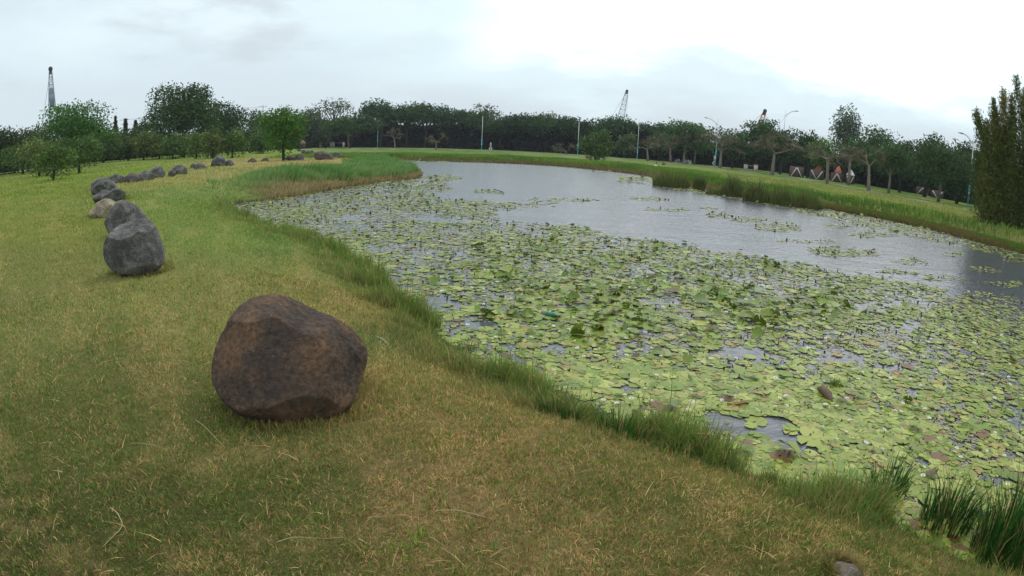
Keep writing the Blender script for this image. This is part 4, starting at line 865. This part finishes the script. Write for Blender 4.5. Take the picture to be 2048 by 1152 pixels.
# ---- far bank single trees
tree('bare', (697,294), (662,730,243,272), 'leafless flat topped tree beside the pale gate posts', (104, 96, 80), nmul=1.3)
tree('bare', (790,296), (768,806,255,278), 'small leafless leaning tree right of the leftmost lamp post', (112, 102, 86), nmul=1.2)
tree('bare', (872,299), (853,894,265,284), 'small flat topped tree with rusty leaves on the far bank', (118, 98, 66), nmul=1.6)
tree('bare', (1134,310), (1106,1152,285,303), 'low spreading small tree left of the round bush', (96, 92, 74), nmul=1.4)
tree('bush', (1190,320), (1162,1222,266,316), 'round green bush like willow beside the centre right lamp post', (70, 90, 50), name='willow_bush', cat='bush', nmul=1.4)
# ---- right bank: row of flat topped trees with darker trees behind
bare = [(1296,322,1262,1322,268,300,'leftmost flat topped tree of the right bank, beside a lamp post'),(1341,325,1312,1366,264,300,'leaning flat topped tree above the parked bicycles, second of the right bank row'),(1367,327,1345,1398,262,300,'straight trunked flat topped tree, third of the right bank row'),(1440,336,1398,1490,262,302,'wide leafless tree with a forked trunk, middle of the right bank row'),(1544,350,1502,1602,262,308,'forked leafless tree just left of the tall twin curved lamp post'),(1654,367,1608,1700,285,320,'umbrella shaped bare tree in front of the zigzag wall'),(1697,370,1672,1728,290,322,'slender bare tree between two umbrella shaped trees'),(1737,382,1700,1772,292,332,'umbrella shaped bare tree with a V forked trunk')]
for bx, by, x0, x1, yt, yb, lb in bare:
    tree('bare', (bx, by), (x0, x1, yt, yb), lb, (118, 110, 90), 'flat topped trees along the right bank', nmul=1.5)
tree('dense', (1388,328), (1368,1424,252,300), 'green leafy tree with a straight pale trunk in the right bank row', (66, 92, 44), bark=M_pale)
tree('dense', (1777,386), (1742,1822,292,340), 'dark green tree with a curved trunk, right of the umbrella shaped trees', (60, 82, 44), bark=M_pale)
tree('dense', (1876,405), (1828,1950,296,358), 'dark spreading tree left of the rightmost lamp post', (54, 74, 40), bark=M_bark, nmul=1.1)
back = [(1255,318,1235,1275,270,305,149,'olive tree behind the leftmost lamp of the right bank',(72,88,50)),(1318,318,1300,1345,268,305,142,'rounded green tree behind the first right bank trees',(66,86,46)),(1372,320,1335,1420,247,300,136,'green crowned tree standing high behind the bicycles',(64,92,48)),(1465,330,1425,1505,262,312,131,'dull green tree behind the wide leafless tree',(58,80,44)),(1510,335,1478,1560,243,310,128,'dark tree partly hiding the small red crane',(52,78,42)),(1560,340,1535,1600,262,318,122,'dark tree behind the twin curved lamp post',(50,72,40)),(1615,350,1590,1650,268,330,119,'dark leafy tree left of the tall layered tree',(50,72,42)),(1645,350,1620,1670,280,330,114,'bright green low tree beside the red kiosk roof',(74,104,44)),(1735,360,1690,1800,262,340,108,'large domed dark green tree below the tall layered tree',(58,84,44)),(1800,370,1770,1838,285,350,99,'dark rounded tree closing the gap in the right tree line',(50,72,42)),(1850,380,1825,1895,275,370,94,'ragged dark tree left of the rightmost lamp',(52,74,42)),(1915,390,1885,1960,290,390,85,'dark tree behind the rightmost lamp post',(48,70,38)),(1965,400,1940,2010,320,420,78,'dark shrubby tree at the foot of the bamboo',(52,74,36))]
for bx, by, x0, x1, yt, yb, D_, lb, c_ in back: tree('dense', (bx, by), (x0, x1, yt, yb), lb, c_, 'tree line behind the right bank path', D=D_, nmul=1.1)
tree('dense', (1690,355), (1664,1722,220,330), 'tall layered tree rising highest above the right tree line', (72, 84, 64), D=124, nmul=.7, blobs=11)

# ---- bamboo at the right edge
p = gp(1998, 452); d = hd(p); az = math.atan2(p[0], p[1])
bam = empty('bamboo_clump', p, 'huge dark feathery bamboo clump filling the right edge', 'bamboo', None, -az)
tops = [(1950,210),(1968,235),(1985,200),(2003,172),(1992,235),(2020,215),(2030,160),(2045,170),(2062,190),(2080,160),(2100,200),(2130,180),(1955,300),(1965,330),(1975,290),(2010,250),(2050,230),(2120,240),(2160,230)]
Pl, Al, Cl = [], [], []
cb = MB()
for k_, (tx, ty) in enumerate(tops):
    for rep in range(2):
        T_ = AT(tx+rg.normal()*3, ty+rep*22, d+rg.uniform(-.6, 1.2)); loc = rotz((T_-p)[None], az)[0]
        bx_ = (AT(min(max(tx, 1985), 2120)+rg.normal()*10, 440, d)-p); b0 = rotz(bx_[None], az)[0]; b0[2] = -.1; b0[1] = rg.uniform(-.4, 1.6); loc[1] = b0[1]+rg.normal()*.3
        t = np.linspace(0, 1, 12)[:, None]; mid = b0*.55+loc*.45; mid[0] = b0[0]*.75+loc[0]*.25
        Q = (1-t)**2*b0+2*(1-t)*t*mid+t**2*loc; cb.tube(Q, np.linspace(.035, .01, 12), 4)
        n = 2600; u = rg.random(n)**.75; qi = np.stack([np.interp(u, t[:, 0], Q[:, c]) for c in range(3)], -1)
        wdt = .62*(1-u)**.7+.15*(.4+np.abs(np.sin(u*14+k_)))*1; rr = wdt[:, None]*rg.normal(size=(n, 3))*np.array([.6, .6, .5])
        Pl.append(qi+rr); a = rg.normal(size=(n, 3))*.7+np.array([-.25, 0, .55]); Al.append(a/np.linalg.norm(a, axis=1, keepdims=True))
        Cl.append(jitc(np.tile(lin((90, 102, 48) if rg.random() < .6 else (116, 116, 58)), (n, 1)), .4, .1))
# leafy skirt
n = 16000; P = np.stack([rg.uniform(-1.6, 5.5, n), rg.uniform(-.8, 1.6, n), rg.random(n)**1.1*5.2], -1); P[:, 0] += .12*P[:, 2]; P = P[(P[:, 2] < 4.9-.7*np.clip(-P[:, 0], -1, 3)+rg.normal(size=n)*.3) & ((P[:, 0] > -1.1+.25*np.sin(P[:, 2]*3)) )]; n = len(P)
Pl.append(P); a = rg.normal(size=(n, 3))*.6+np.array([-.1, 0, -.5]); Al.append(a/np.linalg.norm(a, axis=1, keepdims=True)); Cl.append(jitc(np.tile(lin((74, 88, 42)), (n, 1)), .45, .1))
P, A_, C_ = map(np.concatenate, (Pl, Al, Cl)); n = len(P); b = np.cross(A_, rg.normal(size=(n, 3))); b /= np.linalg.norm(b, axis=1, keepdims=True); s_ = .10*rg.uniform(.6, 1.5, n)[:, None]
V = np.stack([P-A_*s_, P-b*s_*.22, P+A_*s_, P+b*s_*.22], 1).reshape(-1, 3)
cb.build('culms', M_bark, bam); mesh('foliage', V, np.arange(4*n).reshape(-1, 4), M_leaf, bam, np.repeat(C_, 4, 0))

# ------------------------------------------------------------------ street lamps
def lamp(base, topy, arm, label, H=8.0, D=None, rows=None, dbl=False):
    p = gp(*base); d = hd(p); az = math.atan2(p[0], p[1]); t = AT(base[0], topy, d); H = t[2]-p[2]
    r_ = empty('street_lamp', p, label, 'street lamp', 'tall lamp posts round the pond', -az)
    MB().tube([[0, 0, 0], [0, 0, .25]], [.17, .15], 10).build('base', M_blue, r_, True)
    MB().tube([[0, 0, .2], [0, 0, H*.36]], [.12, .11], 10).build('painted_sleeve', M_blue, r_, True)
    MB().tube([[0, 0, H*.36], [0, 0, H]], [.095, .05], 10).build('pole', M_white, r_, True)
    MB().box((.0, -.13, H*.18), (.16, .06, .4)).build('notice_plate', M_red if arm > 0 else M_white, r_)
    MB().box((-.22, 0, H*.30), (.34, .05, .05)).build('bracket', M_blue, r_)
    if arm:
        s_ = np.sign(arm); L_ = abs(arm); u = np.linspace(0, 1, 9)
        Q = np.stack([s_*L_*(u*1.0), np.where(True, .35*L_*u*(0 if True else 1), 0), H-1.25+1.2*np.sin(u*math.pi/2)], -1)
        ab = MB().tube(Q, np.linspace(.05, .035, 9), 6); ab.tube(Q*[1, 1, 1]-[0, 0, .25]+np.stack([0*u, 0*u, .2*u], -1), .02, 5); ab.tube([[0, 0, H-1.5], [-s_*.75, 0, H-2.6]], [.035, .015], 5)
        a_ = ab.build('arm', M_grey, r_, True)
        hb = MB().tube([[s_*(L_-.05), 0, H-.05], [s_*(L_+.25), 0, H], [s_*(L_+.75), 0, H+.02]], [.05, .12, .05], 8); h_ = hb.build('lamp_head', M_grey, a_, True)
    return r_
lamp((755,295), 219, 0, 'plain pale lamp post furthest left on the far bank')
lamp((963,301), 232, 0, 'pale lamp post in front of the airy tree on the far bank')
lamp((1155,311), 244, 0, 'pale lamp post just left of the round willow bush')
lamp((1274,319), 240, -2.0, 'lamp post with an arm to the left, beside the first flat topped tree')
lamp((1430,334), 237, -2.2, 'lamp post half hidden behind the wide leafless tree')
lamp((1562,348), 219, 2.0, 'tall lamp post with a curved arm to the right, nearest the forked leafless tree')
lamp((1935,413), 268, -1.4, 'rightmost lamp post, blue at its foot, beside the bamboo')

# ------------------------------------------------------------------ cranes
def crane(px, py, D, label, L0, basepx, wd0, col, top_w=.35, cab=True):
    tp = AT(px, py, D); bp_ = AT(basepx, 300, D); bp_[2] = 1.5; p = np.array([bp_[0], bp_[1], 0]); az = math.atan2(p[0], p[1])
    r_ = empty('crawler_crane', (p[0], p[1], 0), label, 'crane', 'cranes beyond the trees', -az)
    t = rotz((tp-p)[None], az)[0]; t[1] = 0; b0 = np.array([0, 0, 1.5]); ax = t-b0; Lb = np.linalg.norm(ax); ax /= Lb; sd_ = np.cross(ax, [0, 1, 0]); sd_ /= np.linalg.norm(sd_); n = int(Lb/1.8)
    m = M_crane[col]; mb = MB(); yv = np.array([0, 1., 0]); prev = None
    for k in range(n+1):
        f = k/n; w_ = wd0*(min(1, f/.15+.3) if f < .15 else 1)*(1 if f < .55 else 1-(f-.55)/.45*(1-top_w))
        c = b0+ax*Lb*f; cs = [c+sd_*w_*a+yv*w_*b for a, b in ((-1, -1), (1, -1), (1, 1), (-1, 1))]
        if prev:
            for q in range(4):
                mb.tube([prev[q], cs[q]], .13, 4, False); mb.tube([prev[q], cs[(q+1) % 4]], .07, 3, False); mb.tube([cs[q], cs[(q+1) % 4]], .07, 3, False)
        prev = cs
    mb.build('boom', m, r_)
    if col == 'b':
        hb = MB()
        for a_ in (-.55, -.2, .15, .5): hb.tube([b0+ax*Lb*.56+sd_*wd0*a_, b0+ax*Lb*.66+sd_*(wd0*a_+.03)-yv*.9, b0+ax*Lb*.78+sd_*wd0*a_*.8], .17, 6)
        hb.build('hose_bundle', M_crane['b'], r_)
    MB().tube([t-yv*.5, t+yv*.5], .55, 10).tube([t-ax*1.2, t+ax*.4], [.35, .5], 6).build('sheave_head', M_dark, r_)
    cbm = MB(); cbm.tube([t+[.35, 0, 0], [t[0]+.35, 0, 3]], .035, 4); cbm.tube([t, [-t[0]*.3-4.2, 0, 6.0 if t[2] < 20 else t[2]*.25]], .035, 4); cbm.build('cables', M_dark, r_)
    MB().box((t[0]+.35, 0, t[2]*.62), (.5, .4, 1.0)).build('hook_block', M_dark, r_)
    MB().box((-1.5, 0, 1.6), (5.5, 3, 1.6)).build('body', m, r_); MB().box((1.0, -1.2, 2.6), (1.6, 1.2, 1.8)).build('cab', M_white, r_)
    for s_ in (-1, 1): MB().box((-1, s_*1.7, .4), (6, .8, .8)).build('track', M_dark, r_)
    return r_
M_crane = {'w': mat('crane_white', (.42, .44, .45), .6, var=.2), 'r': mat('crane_red', (.45, .15, .09), .6, var=.3), 'b': mat('crane_blue', (.30, .35, .44), .6, var=.3)}
crane(1254, 182, 230, 'white lattice boom crane leaning right above the middle of the tree line', 30, 1226, 1.25, 'w')
crane(1530, 222, 170, 'short red and white crane boom behind the right tree line', 20, 1494, .95, 'r')
crane(101, 138, 150, 'upright crane boom with dark hoses above the largest left tree', 30, 112, .85, 'b')

# ------------------------------------------------------------------ utility poles and wires
def upole(px, pyt, D, label):
    q = AT(px, 290, D); t = AT(px, pyt, D); r_ = empty('utility_pole', (q[0], q[1], 0), label, 'utility pole', 'far utility poles', -math.atan2(q[0], q[1]))
    MB().tube([[0, 0, 0], [0, 0, t[2]]], [.18, .12], 6).build('pole', M_grey, r_, True); MB().box((0, 0, t[2]-.5), (2.4, .12, .12)).box((0, 0, t[2]-1.6), (1.8, .12, .12)).build('crossarm', M_grey, r_)
    return np.array([q[0], q[1], t[2]-.4])
u1 = upole(525, 210, 165, 'thin utility pole left of the bright green tree'); u2 = upole(1351, 240, 165, 'short utility pole top above the right tree line'); u3 = upole(248, 236, 165, 'far utility pole beside the pointed conifers'); u4 = upole(1282, 249, 165, 'far utility pole beside the arm of a lamp post')
def wire(a, b, label, sag=.6):
    t = np.linspace(0, 1, 10)[:, None]; P = a*(1-t)+b*t; P[:, 2] -= sag*4*(t*(1-t))[:, 0]; o = MB().tube(P-a, .035, 3).build('power_line', M_dark, None, False, a); tag(o, label, 'power line', 'power lines above the trees')
wire(u3, u1, 'long power line passing behind the tall round topped tree'); wire(u4, u2, 'short power line above the right bank trees'); 

# ------------------------------------------------------------------ gate posts, rails, rescue ring stands
def post(px, py, pt, label, group, wpx=6):
    p = gp(px, py); d = hd(p); az = math.atan2(p[0], p[1]); H = AT(px, pt, d)[2]-p[2]; w_ = wpx/FPX*d
    r_ = empty('gate_post', p, label, 'gate post', group, -az)
    MB().box((0, 0, H*.46), (w_, w_, H*.92)).build('shaft', M_stone, r_); MB().box((0, 0, H*.96), (w_*1.15, w_*1.15, H*.08)).build('capstone', M_cap, r_); return p, H
M_cap = mat('terracotta_cap', (.46, .24, .15), .8, var=.2)
A = [post(641,293,284,'leftmost pale stone gate post before the dark grove','pale gate posts by the dark grove',4.2),post(662,294,284,'second pale gate post, left of a close pair','pale gate posts by the dark grove',4.2),post(667,294,284,'third pale gate post, right of a close pair','pale gate posts by the dark grove',4.2),post(687,295,284,'fourth pale gate post, next to the leafless tree','pale gate posts by the dark grove',4.2)]
B = [post(1491,341,328,'left stone post of the opening on the right bank','stone posts on the right bank',8),post(1511,344,329,'right stone post of the opening on the right bank','stone posts on the right bank',8)]
def rail(a, b, label, hs):
    p, H = a; q, _ = b; m = MB()
    for f in hs: m.tube([[0, 0, H*f], (q-p)+[0, 0, H*f]], .04, 5)
    tag(m.build('rail', M_grey, None, False, p), label, 'rail', 'rails between gate posts')
rail(A[0], A[1], 'thin grey rail between the first and second gate posts', (.8, .3)); rail(A[2], A[3], 'thin grey rail between the third and fourth gate posts', (.8,)); rail(B[0], B[1], 'grey rails between the two stone posts of the right bank', (.8, .25))
def ring_stand(px, py, pt, label):
    p = gp(px, py); d = hd(p); H = AT(px, pt, d)[2]-p[2]; r_ = empty('life_ring_stand', p, label, 'life ring stand', 'rescue stands by the pond', -math.atan2(p[0], p[1]))
    MB().tube([[0, 0, 0], [0, 0, H]], .05, 6).build('post', M_grey, r_); MB().box((0, -.06, H*.74), (.34, .04, H*.48)).build('sign_board', M_stone, r_)
    a = np.linspace(0, 2*math.pi, 25); R0 = .30; m = MB(); m.tube(np.stack([R0*np.cos(a), 0*a-.12, R0*np.sin(a)+H*.30], -1), .09, 8, False); m.build('life_ring', M_white, r_, True)
ring_stand(981, 303, 285, 'white life ring on a post with a notice, on the open far bank'); ring_stand(1428, 333, 311, 'white life ring on a post with a notice, under the wide leafless tree')

# ------------------------------------------------------------------ zigzag wall panels behind the right bank trees
zz = [(1580,351,1606,353,32),(1620,356,1646,358,30),(1662,361,1685,363,28),(1692,365,1708,367,26),(1832,391,1858,396,24),(1862,397,1885,402,22)]
for i_, (xa, ya, xb, yb, hpx) in enumerate(zz):
    pa = gp(xa, ya-3); D_ = min(hd(pa), 112); pa = AT(xa, ya-3, D_); pb = AT(xb, yb-3, D_); pa[2] = pb[2] = 0; H = hpx*.62/FPX*D_; v = pb-pa; Lw = np.linalg.norm(v)
    r_ = empty('wall_panel', pa, 'brown wall panel with white slanting bars behind the right bank trees, %s from the left' % ORD[i_], 'wall', 'zigzag wall panels', math.atan2(v[1], v[0]))
    MB().box((Lw/2, 0, H/2), (Lw*1.1, .15, H)).build('panel', M_brown, r_)
    up_ = i_ % 2 == 0
    for s_ in (0, 1):
        x0_, x1_ = (Lw*.08, Lw*.48) if s_ == 0 else (Lw*.92, Lw*.52)
        z0, z1 = (.05, H*.9) if up_ else (H*.9, .05); MB().tube([[x0_, -.14, z0], [x1_, -.14, z1]], .09, 4).build('slanting_bar', M_white, r_)
def hut(px, py, w_px, h_px, label, wall, roof, Dm=1.06):
    p = gp(px, py); d = min(hd(p)*Dm, 118) if px > 1000 else hd(p)*Dm; p = AT(px, py, d); p[2] = 0; W_ = w_px/FPX*d; H = h_px/FPX*d; r_ = empty('kiosk', p, label, 'kiosk', None, -math.atan2(p[0], p[1]))
    MB().box((0, 0, H*.3), (W_*.8, W_*.7, H*.6)).build('wall', wall, r_)
    V = [[-W_/2,-W_/2,H*.6],[W_/2,-W_/2,H*.6],[W_/2,W_/2,H*.6],[-W_/2,W_/2,H*.6],[-W_*.1,0,H],[W_*.1,0,H]]
    MB().add(V, np.array([[0,1,5,4],[2,3,4,5]])).add(V, np.array([[1,2,5],[3,0,4],[0,2,1],[0,3,2]])).build('roof', roof, r_)
    MB().box((0, -W_*.352, H*.24), (W_*.22, .04, H*.46)).build('door', M_dark, r_); return r_
hut(1637,352,24,26,'red roofed kiosk seen between the bare trunks on the right', M_brown, M_red, 1.06)
hut(1675,358,16,30,'small pale kiosk with a red roof right of the larger red roofed one', M_white, M_red, 1.08)
hut(1700,362,18,26,'white walled kiosk behind the slender bare tree', M_white, M_grey, 1.08)
hut(605,298,15,17,'wooden hut with a gable roof right of the bright green tree', M_brown, M_wood, 1.05)
hut(583,296,12,20,'small pale walled hut under the bright green tree', M_stone, M_cap, 1.12)
hut(549,298,22,14,'low dark shed left of the bright green trunk', M_brown, M_dark, 1.05)

# ------------------------------------------------------------------ bicycles, people, stump
def bike(px, py, label, rz):
    p = gp(px, py); r_ = empty('bicycle', p, label, 'bicycle', 'bicycles parked under the trees', rz); a = np.linspace(0, 2*math.pi, 21)
    for x_ in (-.52, .52):
        w_ = MB().tube(np.stack([x_+.33*np.cos(a), 0*a, .34+.33*np.sin(a)], -1), .022, 5, False)
        for k in range(0, 20, 2): w_.tube([[x_, 0, .34], [x_+.33*math.cos(a[k]), 0, .34+.33*math.sin(a[k])]], .004, 3, False)
        w_.build('wheel', M_grey, r_)
    f = MB(); bb, st_, hd_, ra, fa = [-.05, 0, .32], [-.2, 0, .85], [.36, 0, .85], [-.52, 0, .34], [.52, 0, .34]
    for u, v in ((bb, st_), (bb, hd_), (st_, hd_), (bb, ra), (st_, ra), (hd_, fa), (hd_, [.33, 0, 1.02])): f.tube([u, v], .02, 5)
    f.build('frame', M_white, r_); MB().tube([[.33, -.28, 1.02], [.36, 0, 1.03], [.33, .28, 1.02]], .016, 5).build('handlebar', M_dark, r_); MB().box((-.22, 0, .92), (.26, .14, .06)).build('saddle', M_dark, r_)
bike(1355, 327, 'bicycle standing between the leaning tree and the straight trunk', .2); bike(1373, 329, 'white bicycle just right of the straight trunk', -.3); bike(1380, 331, 'bicycle before the pale trunk of the leafy tree', .9)
def skin_body(name, J, E_, Rr, m, parent):
    me = bpy.data.meshes.new(name); me.from_pydata(J, E_, []); me.materials.append(m); o = bpy.data.objects.new(name, me); COL.objects.link(o); o.parent = parent
    md = o.modifiers.new('skin', 'SKIN'); sv = me.skin_vertices[0].data if me.skin_vertices else None
    if sv is None:
        bpy.context.view_layer.objects.active = o; sv = me.skin_vertices[0].data
    for v, r0 in zip(sv, Rr): v.radius = (r0, r0)
    sv[0].use_root = True; s2 = o.modifiers.new('sub', 'SUBSURF'); s2.levels = s2.render_levels = 2; return o
M_skin = mat('skin', (.42, .26, .19), .6); M_hair = mat('hair', (.015, .012, .01), .6); M_tw = mat('white_shirt', (.66, .66, .64), .8, var=.1); M_tb = mat('black_shirt', (.03, .03, .04), .8); M_tr = mat('dark_trousers', (.035, .04, .06), .85)
def sitter(px, py, label, shirt, rz, sc=.8):
    p = gp(px, py); r_ = empty('person', p, label, 'person', None, rz); r_.scale = (sc,)*3
    J = [(0,0,.14),(0,.02,.32),(0,.04,.50),(0,.05,.58),(0,.06,.66),(0,.08,.76),(.10,-.02,.13),(.14,-.36,.38),(.15,-.62,.05),(.15,-.76,.03),(-.10,-.02,.13),(-.14,-.38,.36),(-.15,-.66,.05),(-.15,-.80,.03),(.19,.05,.52),(.24,-.12,.33),(.16,-.32,.40),(-.19,.05,.52),(-.24,-.10,.33),(-.16,-.30,.39)]
    E_ = [(0,1),(1,2),(2,3),(3,4),(4,5),(0,6),(6,7),(7,8),(8,9),(0,10),(10,11),(11,12),(12,13),(2,14),(14,15),(15,16),(2,17),(17,18),(18,19)]
    Rr = [.15,.14,.15,.055,.09,.10,.10,.065,.045,.04,.10,.065,.045,.04,.055,.045,.035,.055,.045,.035]
    skin_body('body', J, E_, Rr, M_skin, r_)
    skin_body('shirt', [(0,0,.16),(0,.02,.33),(0,.04,.50),(.19,.05,.52),(.235,-.08,.37),(-.19,.05,.52),(-.235,-.07,.37)], [(0,1),(1,2),(2,3),(3,4),(2,5),(5,6)], [.17,.16,.165,.075,.062,.075,.062], shirt, r_)
    skin_body('trousers', [(0,0,.13),(.10,-.02,.13),(.14,-.36,.38),(.15,-.58,.10),(-.10,-.02,.13),(-.14,-.38,.36),(-.15,-.62,.10)], [(0,1),(1,2),(2,3),(0,4),(4,5),(5,6)], [.165,.115,.082,.062,.115,.082,.062], M_tr, r_)
    V, F = ICO[4]; V = V[(V[:, 2] > -9)]; mesh('hair', V*np.array([.108, .115, .11])+np.array([0, .105, .80]), [F], M_hair, r_, smooth=True)
sitter(1311, 337, 'person in a white top sitting on the grassy bank above the water', M_tw, R(-60)); sitter(1326, 330, 'person in a black top sitting on the bank behind the other sitter', M_tb, R(60))
p = gp(1793, 440); o = MB().tube([[0, 0, -.1], [.01, 0, .2], [-.01, 0, .38], [0, 0, .42]], [.09, .075, .07, .04], 8).build('wooden_stump', M_wood, None, True, p); tag(o, 'short dark wooden stump on the right bank near the water', 'stump')

# ------------------------------------------------------------------ thin summer haze
hv = np.array([[x, y, z] for z in (-2.2, 62) for y in (-300, 420) for x in (-420, 420)], float)
M_haze = bpy.data.materials.new('haze'); M_haze.use_nodes = True; nt = M_haze.node_tree
for q in list(nt.nodes):
    if q.type != 'OUTPUT_MATERIAL': nt.nodes.remove(q)
pv = nt.nodes.new('ShaderNodeVolumePrincipled'); pv.inputs['Density'].default_value = .00025; pv.inputs['Color'].default_value = (.86, .93, 1, 1)
nt.links.new(pv.outputs[0], [q for q in nt.nodes if q.type == 'OUTPUT_MATERIAL'][0].inputs['Volume'])
hz_o = mesh('haze', hv, [np.array([[0,2,3,1],[4,5,7,6],[0,1,5,4],[2,6,7,3],[0,4,6,2],[1,3,7,5]])], M_haze); hz_o['kind'] = 'stuff'
